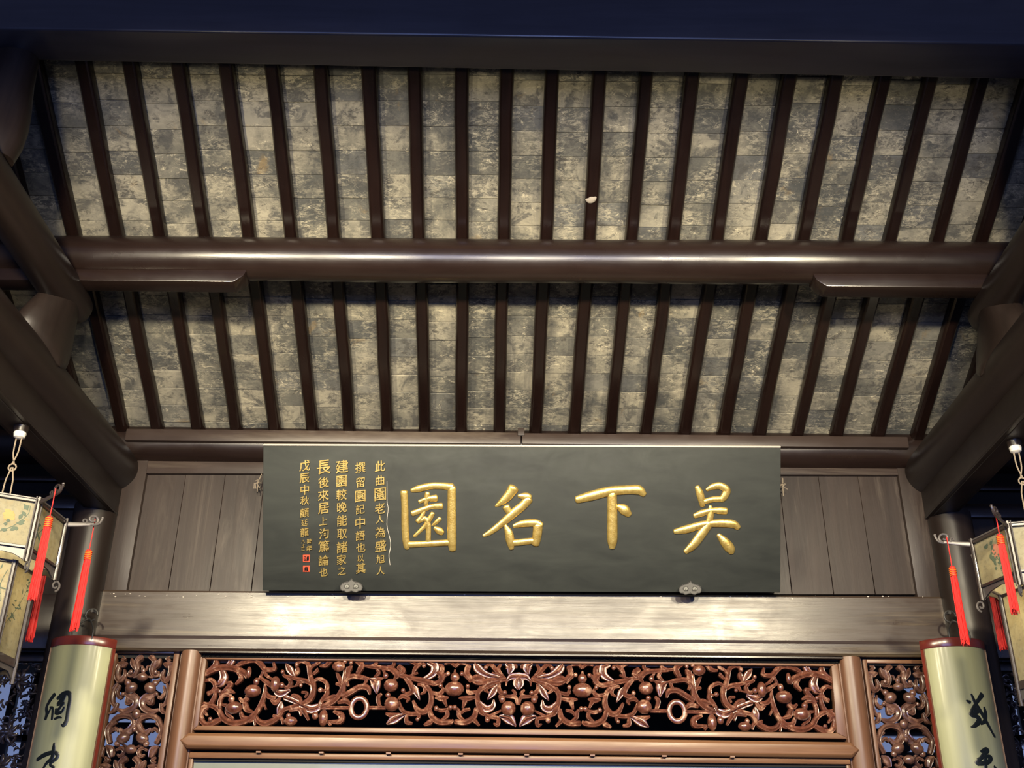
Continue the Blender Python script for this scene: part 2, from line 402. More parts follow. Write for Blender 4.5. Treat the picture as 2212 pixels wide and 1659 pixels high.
slope('ceiling', (0, -1.25, 4.728), .54, 11, -.12, up_b, up_t, 513, lambda x: 133+41*x/2212, 0, .066, .052)
slope('ceiling', (0, -.05, 4.164), .47, 10, -.08, lo_b, lo_t, 932, lambda x: 612, 0, .068, .052)

# ---- back wall ------------------------------------------------------------
XL, XR = -2.15, 2.28           # inner edges at the two columns
wall = thing('wall_back', (0, 0, 2.9), kind='structure')
zt = lambda px, py, y=0: aty(px, py, y)[2]
def quadbox(mb, p, y0, th):
    """pixel quad (tl,tr,br,bl) on plane y=y0, thickness th going back (+y)"""
    c = [aty(px, py, y0) for px, py in p]
    f = [c[3], c[2], c[1], c[0]]; b = [q+np.array([0, th, 0]) for q in f]
    mb.hexa([f[0], f[1], b[1], b[0], f[3], f[2], b[2], b[3]]); return mb
# panel planks behind the plaque
n = 19
for i in range(n):
    a = 318+(1936-318)*i/n; b = 318+(1936-318)*(i+1)/n; a2 = 272+(1981-272)*i/n; b2 = 272+(1981-272)*(i+1)/n
    j = random.uniform(0, .003)
    mb = quadbox(MB(), [(a, 1015), (b, 1015), (b2-.6, 1284), (a2+.6, 1284)], .022+j, .02); mb.build('plank', 'wall_z', wall, bevel=.0015, seg=1)
def xz(mb, x0, x1, z0, z1, y0, y1): return mb.box(x0, x1, y0, y1, z0, z1)
quadbox(MB(), [(240, 984), (2010, 984), (2010, 1026), (240, 1022)], -.004, .05).build('top_rail', 'wall_x', wall, bevel=.003)
quadbox(MB(), [(258, 985), (322, 985), (270.5, 1290), (205, 1290)], -.007, .05).build('stile', 'wall_z', wall, bevel=.003)
quadbox(MB(), [(1934, 985), (1995, 985), (2043, 1290), (1982.5, 1290)], -.007, .05).build('stile', 'wall_z', wall, bevel=.003)
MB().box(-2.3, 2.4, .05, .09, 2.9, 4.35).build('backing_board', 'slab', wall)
# lintel
lz0, lz1 = zt(1106, 1409, -.02), zt(1106, 1280, -.02)
mb = MB()
prof = [(.11, lz1), (-.012, lz1), (-.018, lz1-.01), (-.018, lz0+.075), (-.012, lz0+.06), (-.010, lz0+.012), (.0, lz0), (.11, lz0)]
for x in (0,):
    pL = [(XL-.02, y, z-.006) for y, z in prof]; pR = [(XR+.04, y, z+.002) for y, z in prof]
    k = len(prof); mb.add(pL+pR, [tuple(range(k)), tuple(range(k, 2*k))[::-1]]+[(i, (i+1) % k, k+(i+1) % k, k+i) for i in range(k)])
lintel = mb.build('lintel_beam', 'lintel'); tag(lintel, 'broad worn brown timber lintel with a bright sheen below the plaque', 'beam')
mb = MB(); mb.box(-1.60, 1.73, .0, .05, lz0-.013, lz0-.001); mb.box(-1.60, 1.73, .03, .08, lz0-.03, lz0-.013)
tag(mb.build('trim_1', 'dark_x', bevel=.002, seg=1), kind='structure')
# top plate: board and round purlin along the wall
zb0, zb1 = zt(1106, 959, -.11), zt(1106, 935, -.11)
plate = thing('wall_plate', (0, -.08, zb0), 'weathered brown plate board where the lower rafters land above the plaque', 'beam')
for x0, x1, dy in ((-2.14, .052, 0), (.058, 2.20, -.003)):
    MB().box(x0, x1, -.11+dy, .02, zb0, zb1+(.004 if x0 < 0 else 0)).build('board', 'wall_x', plate, bevel=.006)
MB().box(.035, .072, -.118, -.1, zb1-.018, zb1+.028).build('joint_peg', 'wall_z', plate, bevel=.002)
def cyl_x(name, x0, x1, yc, zc, r, mat, label=None, cat=None, tilt=0, parent=None, rx=None, group=None, segs=40):
    N = 14; pts = []; 
    for i in range(N+1):
        x = x0+(x1-x0)*i/N; pts.append((x, yc+.002*math.sin(i*1.7), zc+tilt*x+.0015*math.sin(i*2.3)))
    o = MB().tube(pts, r, segs).build(name, mat, parent, smooth=True)
    if label: tag(o, label, cat, group)
    return o
cyl_x('eave_purlin', -3.9, 3.9, .03, zt(1106, 985, 0)+.055, .115, 'dark_x', 'round dark purlin on top of the wall just behind the plaque', 'purlin')
# outer bays of the wall
for sx, xa, xb, nm in ((-1, -4.2, -2.36, 'wall_left_bay'), (1, 2.46, 4.2, 'wall_right_bay')):
    wb = thing('wall_left' if sx < 0 else 'wall_right', ((xa+xb)/2, .1, 2.9), kind='structure')
    k = 9
    for i in range(k):
        a = xa+(xb-xa)*i/k; b = xa+(xb-xa)*(i+1)/k
        MB().box(a+.001, b-.001, .03+random.uniform(0, .004), .06, 3.22, 3.72).build('plank', 'dark_z', wb, bevel=.002, seg=1)
    MB().box(xa, xb, -.01, .1, 2.93, 3.22).build('lower_rail', 'dark_x', wb, bevel=.004)
    MB().box(xa, xb, .6, .65, 3.4, 4.5).build('recess_back', 'slab', wb)
    MB().box(xa, xb, .0, .04, zt(50, 1033)-.012, zt(50, 1033)+.012).build('rail', 'dark_x', wb, bevel=.002)
    MB().box(xa, xb, .0, .1, 3.70, 3.78).build('upper_rail', 'dark_x', wb, bevel=.004)
# ---- columns
for cx, lab in ((-2.255, 'dark glossy round column behind the left green couplet board'), (2.385, 'dark glossy round column behind the right green couplet board')):
    mb = MB(); zs = np.linspace(0, 3.70, 12); mb.tube([(cx, -.02, z) for z in zs], [.122-.002*z for z in zs], 36)
    tag(mb.build('column', 'dark_z', smooth=True), lab, 'column')
    
# ================================================================== ROOF TIMBERS
# middle purlin
mid = thing('middle_purlin', (0, -1.23, 4.43), 'thick round dark purlin crossing the middle of the roof with a bright sheen', 'purlin')
N = 16; pts = [(-4+8*i/N, -1.23+.003*math.sin(i), 4.527+.010*(-4+8*i/N)/2.2) for i in range(N+1)]
MB().tube(pts, [.106+.0015*math.sin(i*2) for i in range(N+1)], 48).build('log', 'dark_x', mid, smooth=True)
for px0, px1, py0, py1, sg in ((150, 532, 578, 609, 1), (2140, 1758, 588, 618, -1)):
    a = aty(px0, py0+3, -1.28); b = aty(px1, py0+3, -1.28); c = aty(px1, py1, -1.28)
    za, zb = b[2], c[2]; h = za-zb
    xe = b[0]; xs = a[0]-.9*sg
    poly = [(xs, -1.28, zb), (xe-.055*sg, -1.28, zb), (xe-.012*sg, -1.28, zb+h*.45), (xe, -1.28, zb+h*.8), (xe, -1.28, za+.03), (xs, -1.28, za+.03)]
    MB().prism(poly, (0, .10, 0)).build('bracket_board', 'dark_x', mid, bevel=.006)
# top beam in the foreground
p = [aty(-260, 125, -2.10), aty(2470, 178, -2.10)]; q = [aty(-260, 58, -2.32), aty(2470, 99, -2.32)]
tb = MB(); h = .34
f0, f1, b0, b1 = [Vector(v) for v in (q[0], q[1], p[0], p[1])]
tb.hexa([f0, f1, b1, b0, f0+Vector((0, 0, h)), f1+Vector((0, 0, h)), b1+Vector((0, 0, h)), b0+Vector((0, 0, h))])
top = tb.build('ridge_tie_beam', 'tie', bevel=.012, seg=3); tag(top, 'square dark tie beam with blue daylight tinted into its colour across the top in the foreground', 'beam')
tp = MB().tube([(-4, -2.2, 5.40), (0, -2.2, 5.37), (4, -2.2, 5.34)], .11, 32).build('upper_purlin', 'dark_x', smooth=True)
tag(tp, 'round dark purlin lying on the foreground tie beam', 'purlin')
# long beams left and right with their under-boards, short posts, upper beams
def bay_frame(side):
    s = side
    if s < 0:
        c0 = aty(247, 1108, -.05); c1 = atz(0, 850, c0[2]); wd = .135
        lab = 'left'
    else:
        c0 = aty(2005, 1116, -.05); c1 = atz(2212, 893, c0[2]); wd = -.135
        lab = 'right'
    slope_x = (c1[0]-c0[0])/(c1[1]-c0[1]); z0 = c0[2]
    XA = lambda y: c0[0]+slope_x*(y+.05)
    ya, yb = .03, -4.6
    g = thing('cross_beam', (XA(-2)-wd/2, -2, z0), f'massive dark round-topped cross beam running towards the viewer on the {lab} side', 'beam')
    zc = z0+.272; r = .132
    pts = [(XA(y)-wd/2, y, zc) for y in np.linspace(ya, yb, 14)]
    MB().tube(pts, [(.138, r)]*14, 40, up=(0, 0, 1)).build('log', 'dark_y', g, smooth=True)
    mb = MB(); y0, y1 = ya, yb
    def bx(mb, dx0, dx1, za, zb):
        A = [(XA(y0)+dx0, y0), (XA(y0)+dx1, y0), (XA(y1)+dx1, y1), (XA(y1)+dx0, y1)]
        mb.hexa([(x, y, za) for x, y in A]+[(x, y, zb) for x, y in A])
    bx(mb, 0, -wd, z0+.012, z0+.22); mb.build('side_board', 'dark_y', g, bevel=.006)
    mb = MB(); bx(mb, .004*np.sign(wd), -wd-.004*np.sign(wd), z0, z0+.012); mb.build('lower_moulding', 'dark_y', g, bevel=.004)
    mb = MB(); bx(mb, .018*np.sign(wd)*-1, -wd+.018*np.sign(wd), z0-.004, z0+.002); mb.build('under_board', 'dark_y', g, bevel=.002, seg=1)
    # upper beam
    if s < 0: P = aty(141, 600, -1.23)
    else: P = aty(2148, 608, -1.23)
    ux = P[0]; uz = 4.29
    e1 = aty(*((45, 400) if s < 0 else (2225, 410)), -1.85); kx = (e1[0]-ux)/(-1.85+1.23)*.35
    UX = lambda y: ux+kx*(y+1.23)
    ys = [-1.02, -1.03, -1.06, -1.12]+list(np.linspace(-1.3, -3.6, 8)); rr = [.05, .07, .088, .095]+[.098]*8
    ub = MB().tube([(UX(y), y, 4.335) for y in ys], rr, 32).build('upper_cross_beam', 'dark_y', smooth=True)
    tag(ub, f'short round dark upper cross beam under the middle purlin on the {lab} side', 'beam')
    # post: flattened column whose foot ends in a pointed tongue over the beam
    # post: vase-shaped, wide along the beam, its pointed foot closing over the log
    mb = MB(); n = 32; vs = []
    R_ = [(4.33, .080, .11), (4.28, .086, .13), (4.22, .094, .165), (4.16, .102, .198), (4.10, .112, .222), (4.05, .122, .228), (4.01, .136, .20), (3.98, .143, .14), (3.96, .145, .06), (3.955, .145, .02)]
    for z, hx, hy in R_:
        t = (4.33-z)/.375
        for i in range(n):
            a = 2*math.pi*i/n; ca, sa = math.cos(a), math.sin(a)
            vs.append((ux+(XA(-1.23)-wd/2-ux)*t+ca*hx, -1.215+.035*t+sa*hy, z))
    K = len(R_); fs = [(j*n+i, j*n+(i+1) % n, (j+1)*n+(i+1) % n, (j+1)*n+i) for j in range(K-1) for i in range(n)]+[tuple(range(n)), tuple(range((K-1)*n, K*n))]
    tag(MB().add(vs, fs).build('queen_post', 'dark_z', smooth=True), f'short dark vase-shaped post with a pointed foot on the {lab} cross beam', 'post')
    # upper post
    mb = MB(); zs = np.linspace(4.40, 4.95, 8)
    mb.tube([(UX(-2.12), -2.12, z) for z in zs], [(.10, .07), (.12, .085), (.125, .09), (.12, .088), (.11, .085), (.10, .08), (.095, .078), (.09, .075)], 24)
    tag(mb.build('upper_post', 'dark_z', smooth=True), f'short dark post under the foreground tie beam at the {lab} edge', 'post')
    return XA, z0
XAl, zl = bay_frame(-1); XAr, zr = bay_frame(1)

# ================================================================== LOWER SCREEN: posts, rails, openwork panels
def pmap(y0):
    def f(u, v): return aty(u, v, y0), (0, -1, 0)
    return f
# posts (continue to the floor outside the frame)
def vline(px0, py0, px1, py1, y):     # x at top pixel and bottom pixel on plane y -> mean x
    return (aty(px0, py0, y)[0]+aty(px1, py1, y)[0])/2
def post_profile(name, xa, xb, label, parent=None):
    mb = MB(); y0 = .0; z0, z1 = 0, lz0-.001; xm = (xa+xb)/2; w_ = (xb-xa)/2
    prof = [(-1, .09), (-1, .045), (-.92, .030), (-.82, .030), (-.78, .012), (-.66, .002), (-.3, -.012), (0, -.016), (.3, -.012), (.66, .002), (.78, .012), (.82, .030), (.92, .030), (1, .045), (1, .09)]
    vs = [(xm+a*w_, b, z) for z in (z0, z1) for a, b in prof]; k = len(prof)
    mb.add(vs, [tuple(range(k))[::-1], tuple(range(k, 2*k))]+[(i, (i+1) % k, k+(i+1) % k, k+i) for i in range(k)])
    o = mb.build(name, 'frame_z', parent, smooth=True)
    return tag(o, label, 'post') if label else o
PLa, PLb = vline(386, 1407, 350, 1659, 0), vline(436, 1407, 406, 1640, 0)
PRa, PRb = vline(1810, 1428, 1836, 1600, 0), vline(1862, 1428, 1902, 1659, 0)
post_profile('screen_post', PLa, PLb, 'moulded red-brown post left of the wide openwork carving')
post_profile('screen_post', PRa, PRb, 'moulded red-brown post right of the wide openwork carving')
# horizontal rail with pointed ends
rail = thing('screen_rail', (.05, 0, 2.45), 'moulded red-brown rail with pointed ends under the wide openwork carving', 'rail')
zr0, zr1 = aty(1106, 1630, -.02)[2]+.008, aty(1106, 1592, -.02)[2]
xl, xr = aty(383, 1602, -.02)[0], aty(1861, 1620, -.02)[0]
h = (zr1-zr0); zm = (zr0+zr1)/2; tl = -.0045
def railpoly(ins, y, hh):
    return [(xl+ins, y, zm-tl*0+.008), (xl+h*.62+ins*.3, y, zm+hh/2+.008), (xr-h*.62-ins*.3, y, zm+hh/2-.006), (xr-ins, y, zm-.006), (xr-h*.62-ins*.3, y, zm-hh/2-.006), (xl+h*.62+ins*.3, y, zm-hh/2+.008)]
A = railpoly(0, -.003, h); B = railpoly(.012, -.016, h*.62); D = railpoly(0, .05, h)
mb = MB(); mb.add(A+B+D, [tuple(range(6, 12))]+[(i, (i+1) % 6, 6+(i+1) % 6, 6+i) for i in range(6)]+[(12+i, 12+(i+1) % 6, (i+1) % 6, i) for i in range(6)]+[tuple(range(12, 18))[::-1]])
mb.build('main_rail', 'frame_x', rail, bevel=.003)
za = zr0-.006; mb = MB().box(PLb+.001, PRa-.001, .012, .05, za-.028, za); mb.build('lower_strip', 'frame_x', rail, bevel=.006)
for px in (558, 694, 839, 995, 1138, 1280, 1435, 1582):
    c = aty(px, 1621+px*.0035, -.005); MB().box(c[0]-.012, c[0]+.012, -.006, .02, za-.0035, za+.0055).build('brass_clip', 'orange' if False else 'frame_x', rail, bevel=.001, seg=1)
# grey-green screen panel below
scr = thing('standing_screen', (.05, .05, 0), 'pale grey-green panel framed in red-brown wood under the pointed rail', 'screen')
MB().box(PLb+.003, PRa-.003, .045, .06, .3, za-.041).build('pane', 'mirror', scr)
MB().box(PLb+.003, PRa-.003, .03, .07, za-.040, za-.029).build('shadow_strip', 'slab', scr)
for xa in (PLb+.002, PRa-.022):
    MB().box(xa, xa+.02, .02, .06, .3, za-.03).build('side_strip', 'frame_z', scr, bevel=.003)
t_ = MB()
for k_, st in enumerate(([(411, 1639, 1), (411, 1648, 1)], [(414, 1642, 1), (419, 1640, 1), (418, 1647, 1), (414, 1645, 1)])):
    brush(t_, st, pmap(.044), 1.2/400, flatd=.001, n=4, sub=3)
t_.build('small_mark', 'stain', scr)

def frame4(parent, q_out, q_in, y0, th, mat, matz=None, name='frame'):
    """four mitred bars between pixel quads outer / inner (tl,tr,br,bl)"""
    for i in range(4):
        j = (i+1) % 4
        c = [aty(*q_out[i], y0), aty(*q_out[j], y0), aty(*q_in[j], y0), aty(*q_in[i], y0)]
        b = [p+np.array([0, th, 0]) for p in c]
        MB().hexa([c[0], c[1], c[2], c[3], b[0], b[1], b[2], b[3]]).build(name, (mat if i % 2 == 0 else (matz or mat)), parent, bevel=.003)
YC = .055
centre = thing('openwork_panel', (.05, YC, 2.55), 'wide red-brown openwork panel carved with scrolling vines, fruit and two rings', 'panel')
frame4(centre, [(437, 1418), (1809, 1432), (1834, 1596), (416, 1577)], [(446, 1424), (1796, 1439), (1808, 1583), (428, 1567)], YC-.02, .05, 'frame_x', 'frame_z', 'frame_bar')
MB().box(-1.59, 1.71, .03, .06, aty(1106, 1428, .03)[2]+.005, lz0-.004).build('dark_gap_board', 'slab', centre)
TL, TR, BR, BL = [np.array(p, float) for p in ((446, 1424), (1796, 1439), (1808, 1583), (428, 1567))]
def to_uv(p):                      # inverse bilinear (few Newton steps)
    u, v = .5, .5
    for _ in range(8):
        P = (1-v)*((1-u)*TL+u*TR)+v*((1-u)*BL+u*BR)
        du = (1-v)*(TR-TL)+v*(BR-BL); dv = (1-u)*(BL-TL)+u*(BR-TR)
        d = np.linalg.solve(np.array([du, dv]).T, np.array(p)-P); u += d[0]; v += d[1]
    return u, v
def cmap(off, sc, mirror):
    def f(x, y):
        u, v = to_uv((off[0]+x/sc, off[1]+y/sc))
        if mirror: u = 1-u
        P = (1-v)*((1-u)*TL+u*TR)+v*((1-u)*BL+u*BR)
        return aty(P[0], P[1], YC), (0, -1, 0)
    return f
A_ST = [  # left part strokes (x, y, width)
 [(955,300,45),(1050,255,48),(1170,245,48),(1290,290,45),(1312,332,28)], [(1055,185,36),(1045,230,45),(975,280,28)], [(1100,262,38),(1120,330,62),(1090,385,52),(1062,400,20)],
 [(1192,180,50),(1160,225,42),(1080,250,24)], [(1205,245,28),(1290,200,36),(1390,182,45),(1440,222,42),(1475,262,38),(1550,258,30),(1545,205,26)], [(1240,290,30),(1268,335,36),(1222,388,26)],
 [(955,360,25),(1010,350,32),(1050,400,36),(1020,450,30),(985,468,36)], [(1100,470,26),(1062,438,30),(1038,500,32),(1000,560,36),(945,548,28)], [(1085,480,30),(1130,440,30),(1182,382,34),(1135,378,22)],
 [(1108,462,30),(1160,440,40),(1212,460,18)], [(1080,600,34),(1085,530,30),(1115,482,28),(1165,480,28),(1192,508,22)],
 [(922,690,46),(920,630,42),(955,580,38),(1015,570,36),(1075,610,36),(1115,680,42),(1200,718,46),(1300,702,42),(1385,640,36),(1440,550,36),(1472,450,30),(1470,385,18)],
 [(925,690,40),(960,728,36),(1020,720,46),(1085,690,34),(1100,678,15)], [(978,655,22),(952,612,28),(985,590,22)], [(1105,562,24),(1148,575,32),(1152,635,34),(1200,680,20)],
 [(1300,555,40),(1318,605,42),(1375,628,22)], [(1252,505,28),(1285,532,36),(1325,502,32),(1305,482,16)], [(1400,370,15),(1440,310,20),(1470,240,25)], [(1465,262,28),(1482,310,26),(1542,352,18)],
 [(1435,335,32),(1500,382,36),(1565,432,30)], [(1600,402,22),(1680,410,16),(1740,402,12)], [(1660,330,26),(1692,372,30),(1660,420,28),(1610,380,14)], [(1650,215,18),(1682,262,54),(1722,322,24)], [(1742,228,16),(1748,272,36),(1728,318,18)],
 [(1625,282,26),(1640,318,26),(1700,330,28),(1750,345,30),(1820,360,34),(1875,390,36)], [(1880,375,42),(1882,450,42),(1850,520,42),(1785,556,34)], [(1870,375,42),(1852,290,36),(1838,215,34),(1790,188,36),(1752,205,26),(1748,232,22)],
 [(1850,290,26),(1868,240,24),(1942,192,18)], [(1885,300,30),(1925,262,30),(1895,298,20)], [(1890,358,30),(1935,342,30),(1995,378,30),(1998,438,30),(1962,442,26)], [(1740,400,30),(1765,365,28),(1820,370,24)], 
 [(1642,500,42),(1720,530,42),(1800,572,44),(1870,602,66),(1935,575,50),(1942,535,16)], [(1698,500,24),(1715,482,28),(1765,505,30),(1765,555,30),(1690,585,30),(1625,610,34),(1570,680,42),(1480,722,44),(1415,702,38),(1388,648,28)],
 [(1390,640,30),(1352,695,32),(1308,700,18)], [(1378,655,30),(1385,735,22)], [(1262,618,28),(1282,672,36),(1335,672,28)], [(1610,535,18),(1602,592,54),(1580,650,20)], [(1470,440,28),(1505,495,36),(1562,500,26)],
 [(1448,525,26),(1478,600,22)], [(1540,425,28),(1602,468,64),(1682,440,26)], [(1525,520,32),(1562,545,40),(1602,500,28)], [(1680,612,28),(1765,600,36),(1778,655,18)], [(1795,600,42),(1842,692,28)],
 [(1542,655,30),(1612,680,28),(1622,725,22)], [(2058,620,28),(2122,652,46),(2108,706,40),(2012,705,24)], [(2010,710,30),(2030,735,30)], [(1950,582,36),(2035,545,42),(2095,490,40),(2132,420,36),(2150,330,36),(2150,268,24)],
 [(2145,330,30),(2190,258,38),(2212,230,20)], [(2082,285,24),(2108,342,34),(2132,402,22)], [(2078,385,30),(2115,392,30),(2128,440,24)], [(1942,232,26),(1990,228,32),(2030,192,30),(2072,186,18)], [(1990,398,26),(2002,462,34),(1962,520,32),(1925,560,18)],
 [(1985,520,30),(2055,498,40),(2092,490,18)], [(2095,545,32),(2160,530,42),(2205,565,24)], [(1785,455,26),(1830,462,22),(1812,500,20)], [(1940,185,28),(1925,205,24),(1880,235,18)], [(2180,400,30),(2170,340,20)]]
A_BALL = [(1190,520,27,27),(1212,592,68,46),(1370,450,68,48),(1402,370,25,30),(1338,292,22,45),(1562,390,40,58),(1618,400,22,22),(1745,225,18,18),(1946,440,20,20),(1675,660,20,20),(1693,706,54,34),(1902,660,28,30),(1972,680,38,62),(2102,240,54,40),(1008,690,18,18),(1088,452,16,16),(2155,200,20,16),(1780,402,16,16),(1625,285,16,16)]
B_ST = [[(0,450,36),(20,362,36),(80,320,36),(160,328,36),(232,342,22)], [(40,240,20),(42,302,48),(10,382,28)], [(62,205,24),(108,180,40),(162,225,46),(130,292,34)], [(190,232,28),(260,240,32),(340,248,32),(420,262,42),(466,310,46),(440,345,22)],
 [(240,232,26),(282,215,26),(298,182,26)], [(288,252,26),(308,290,30),(268,332,22)], [(340,250,22),(358,290,20),(372,318,16)], [(380,238,20),(430,230,26),(438,190,26),(405,188,18)], [(232,340,18),(282,380,80),(290,465,18)], [(350,335,12),(300,350,40),(285,375,20)],
 [(0,492,42),(60,460,42),(145,412,42),(215,420,42),(232,472,22)], [(175,400,18),(205,350,26),(170,335,20)], [(330,470,28),(302,502,32),(312,560,30),(330,575,14)], [(480,238,40),(515,275,46),(472,305,32)],
 [(495,312,36),(600,338,36),(700,360,42),(790,382,36),(846,345,42),(822,290,38),(775,300,20)], [(530,318,40),(582,395,42),(592,450,36),(545,472,34),(516,442,24)], [(560,322,26),(640,290,22)], [(598,310,22),(620,252,32),(678,198,36),(702,228,24)], [(640,240,30),(610,200,36),(552,186,28)],
 [(735,200,42),(788,230,62),(770,300,52),(682,352,32)], [(600,395,20),(622,440,50),(658,520,14)], [(642,388,26),(692,400,30),(702,448,26),(668,472,20)], [(715,402,36),(752,460,36),(752,555,42),(700,622,46),(640,606,40),(602,530,28)],
 [(742,452,30),(820,470,32),(858,438,30),(838,402,18)], [(792,502,22),(850,508,48),(902,500,18)], [(860,508,42),(888,575,22)], [(872,212,28),(925,196,42),(960,232,32)], [(960,240,30),(995,200,42),(1052,214,24)], [(960,265,18),(960,325,34)],
 [(832,368,24),(875,310,30),(908,302,22)], [(1092,368,24),(1046,310,30),(1010,302,22)], [(822,225,30),(850,240,34),(842,300,34),(815,330,18)], [(1075,230,42),(1060,290,42),(1105,345,36),(1165,372,42),(1265,356,42),(1390,345,34)], [(1130,205,30),(1152,250,64),(1225,305,46),(1335,332,34)],
 [(1098,352,40),(1148,328,42),(1212,345,26)], [(1220,245,28),(1262,215,32),(1325,285,32),(1382,332,28)], [(1278,292,28),(1335,315,22)], [(1350,218,26),(1330,262,28),(1370,320,24)], [(1388,208,18),(1432,240,74),(1420,298,24)], [(1455,215,18),(1482,238,32),(1440,225,14)],
 [(1505,322,60),(1440,325,46),(1408,352,30)], [(1505,315,50),(1480,380,46),(1498,432,18)], [(1180,432,36),(1250,385,36),(1330,362,36),(1395,342,24)], [(1330,388,20),(1285,455,52),(1238,518,14)], [(1300,398,18),(1215,430,26),(1250,460,18)],
 [(1182,418,36),(1150,480,36),(1158,560,38),(1182,622,42),(1212,655,18)], [(1158,540,36),(1225,600,54),(1282,575,42),(1290,522,18)], [(1065,408,22),(1078,460,32),(1150,450,32)], [(1132,500,30),(1060,510,42),(995,505,22)], [(1048,520,42),(1025,590,22)],
 [(800,600,30),(850,612,30),(902,598,26)], [(925,582,24),(895,610,28),(892,655,32),(845,695,26)], [(740,598,36),(762,668,42),(832,712,42),(922,708,36),(942,690,18)], [(1142,598,36),(1120,668,42),(1048,712,42),(962,708,36)], [(698,735,26),(745,712,40),(770,690,20)], [(1120,690,36),(1165,738,26)],
 [(958,582,24),(990,615,30),(995,660,32),(1035,695,26)], [(1085,600,30),(1035,612,28),(1012,640,20)], [(488,590,30),(525,625,32),(585,642,32),(652,642,32),(642,692,22)], [(478,512,26),(515,488,36),(562,508,30),(545,540,16)], [(478,535,30),(502,598,32),(545,642,24)], [(378,725,22),(442,685,64),(540,640,22)],
 [(370,638,26),(420,652,36),(485,642,22)], [(548,650,30),(545,708,36),(592,722,28)], [(1212,640,30),(1250,662,32),(1325,680,30),(1322,735,30),(1290,722,18)], [(1338,660,22),(1420,682,76),(1478,745,16)], [(1268,652,30),(1352,612,22)], [(1340,525,12),(1345,480,20),(1410,492,26),(1475,500,30),(1490,560,22)],
 [(1340,385,26),(1335,430,32),(1365,470,34),(1400,455,22)], [(1450,435,24),(1475,470,26),(1425,490,14)], [(1230,690,22),(1222,655,20)], [(1395,400,12),(1400,360,26)]]
B_BALL = [(370,320,22,25),(415,402,60,50),(390,485,22,20),(422,560,62,54),(960,332,38,38),(955,432,80,56),(1362,522,27,27),(1415,598,60,54),(1236,696,20,20),(697,235,17,17),(75,208,17,17),(518,445,18,18),(1385,462,18,18),(800,598,20,20),(922,590,20,20),(958,590,20,20),(1068,408,18,18),(838,405,18,18),(640,690,16,16),(1222,250,18,18),(900,302,18,18),(1018,302,18,18)]
def taper(st, k): return [(x, y, w_*k*(.72 if i in (0, len(st)-1) and w_ < 34 else 1)) for i, (x, y, w_) in enumerate(st)]
for mir in (False, True):
    for ST, BL_, off in ((A_ST, A_BALL, (200, 1380)), (B_ST, B_BALL, (740, 1380))):
        f = cmap(off, 3.95, mir)
        for st in ST:
            wmax = max(p[2] for p in st); leafy = wmax > 49
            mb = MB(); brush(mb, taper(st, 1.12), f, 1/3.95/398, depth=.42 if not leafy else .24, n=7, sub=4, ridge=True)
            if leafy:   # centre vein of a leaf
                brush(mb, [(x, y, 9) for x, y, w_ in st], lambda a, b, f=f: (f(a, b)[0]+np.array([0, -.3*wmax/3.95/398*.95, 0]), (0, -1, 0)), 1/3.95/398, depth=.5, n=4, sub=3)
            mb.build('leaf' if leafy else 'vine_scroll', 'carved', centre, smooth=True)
        for (x, y, rx, ry) in BL_:
            c, _ = f(x, y); k = 1/3.95/398
            MB().ball(c-np.array([0, .012, 0]), rx*k, (rx+ry)/2*k*.85, ry*k*1.08, 12, 8).build('fruit' if rx > 30 else 'bud', 'carved', centre, smooth=True)
    # ring on a rod
    f = cmap((740, 1380), 3.95, mir); c, _ = f(140, 590); k = 1/3.95/398; mb = MB()
    pts = [(c[0]+63*k*math.cos(a), c[1]-.004, c[2]+76*k*math.sin(a)) for a in np.linspace(0, 2*math.pi, 37)]
    mb.tube(pts, [(21*k, 12*k)]*37, 10, up=(0, 1, 0), caps=False); mb.build('ring', 'carved', centre, smooth=True)
    for x0, x1 in ((-255, 90), (190, 372)):
        a, _ = f(x0, 588); b, _ = f(x1, 590)
        for dz in (-7*k, 7*k):
            MB().tube([(a[0], a[1], a[2]+dz), (b[0], b[1], b[2]+dz)], 8*k, 8).build('rod', 'carved', centre, smooth=True)
# backing thickness rim: cool daylight edge strips seen through the top of the carving are the rear rebate
MB().box(-1.55, 1.66, YC+.03, YC+.05, aty(1106, 1433, YC)[2]-.004, aty(1106, 1430, YC)[2]+.004).build('rear_rebate', 'carved_far', centre)

# side openwork panels (same carving, right one drawn in photo, left mirrored)
S_ST = [[(775,250,30),(805,275,34),(775,292,22)], [(750,318,22),(800,330,60),(842,320,18)], [(770,345,40),(770,420,50),(810,485,42),(850,440,38),(830,380,22)], [(868,275,18),(898,325,50),(935,385,20)],
 [(960,255,50),(925,300,42),(950,370,36),(935,430,34),(888,430,30),(885,395,22)], [(955,352,12),(985,345,16),(1000,385,20)], [(935,450,22),(975,445,24)], [(905,505,26),(870,470,22)], [(800,510,28),(780,590,36),(798,680,36),(850,735,28)],
 [(832,530,20),(820,592,26),(860,642,30),(888,612,18)], [(898,598,36),(955,622,66),(1018,662,60),(1015,730,50),(940,772,46),(868,752,32)], [(925,640,30),(945,690,40),(985,680,30)], [(850,695,30),(838,762,36),(798,792,14)], [(1000,795,22),(1040,798,24)],
 [(1062,900,36),(1035,838,42),(955,810,42),(885,830,42),(850,885,36),(832,960,42),(880,1065,36)], [(1062,895,60),(1035,950,62),(985,972,50),(938,930,30)], [(930,960,24),(898,932,32),(860,965,28)], [(865,900,20),(890,875,24)], [(1060,905,20),(1085,940,24)],
 [(858,1095,24),(905,1130,64),(930,1190,38)], [(962,1135,24),(1005,1112,30),(1042,1150,30),(1015,1190,28),(985,1172,20)], [(840,1110,24),(832,1190,34)], [(1000,1075,20),(1060,1105,24)]]
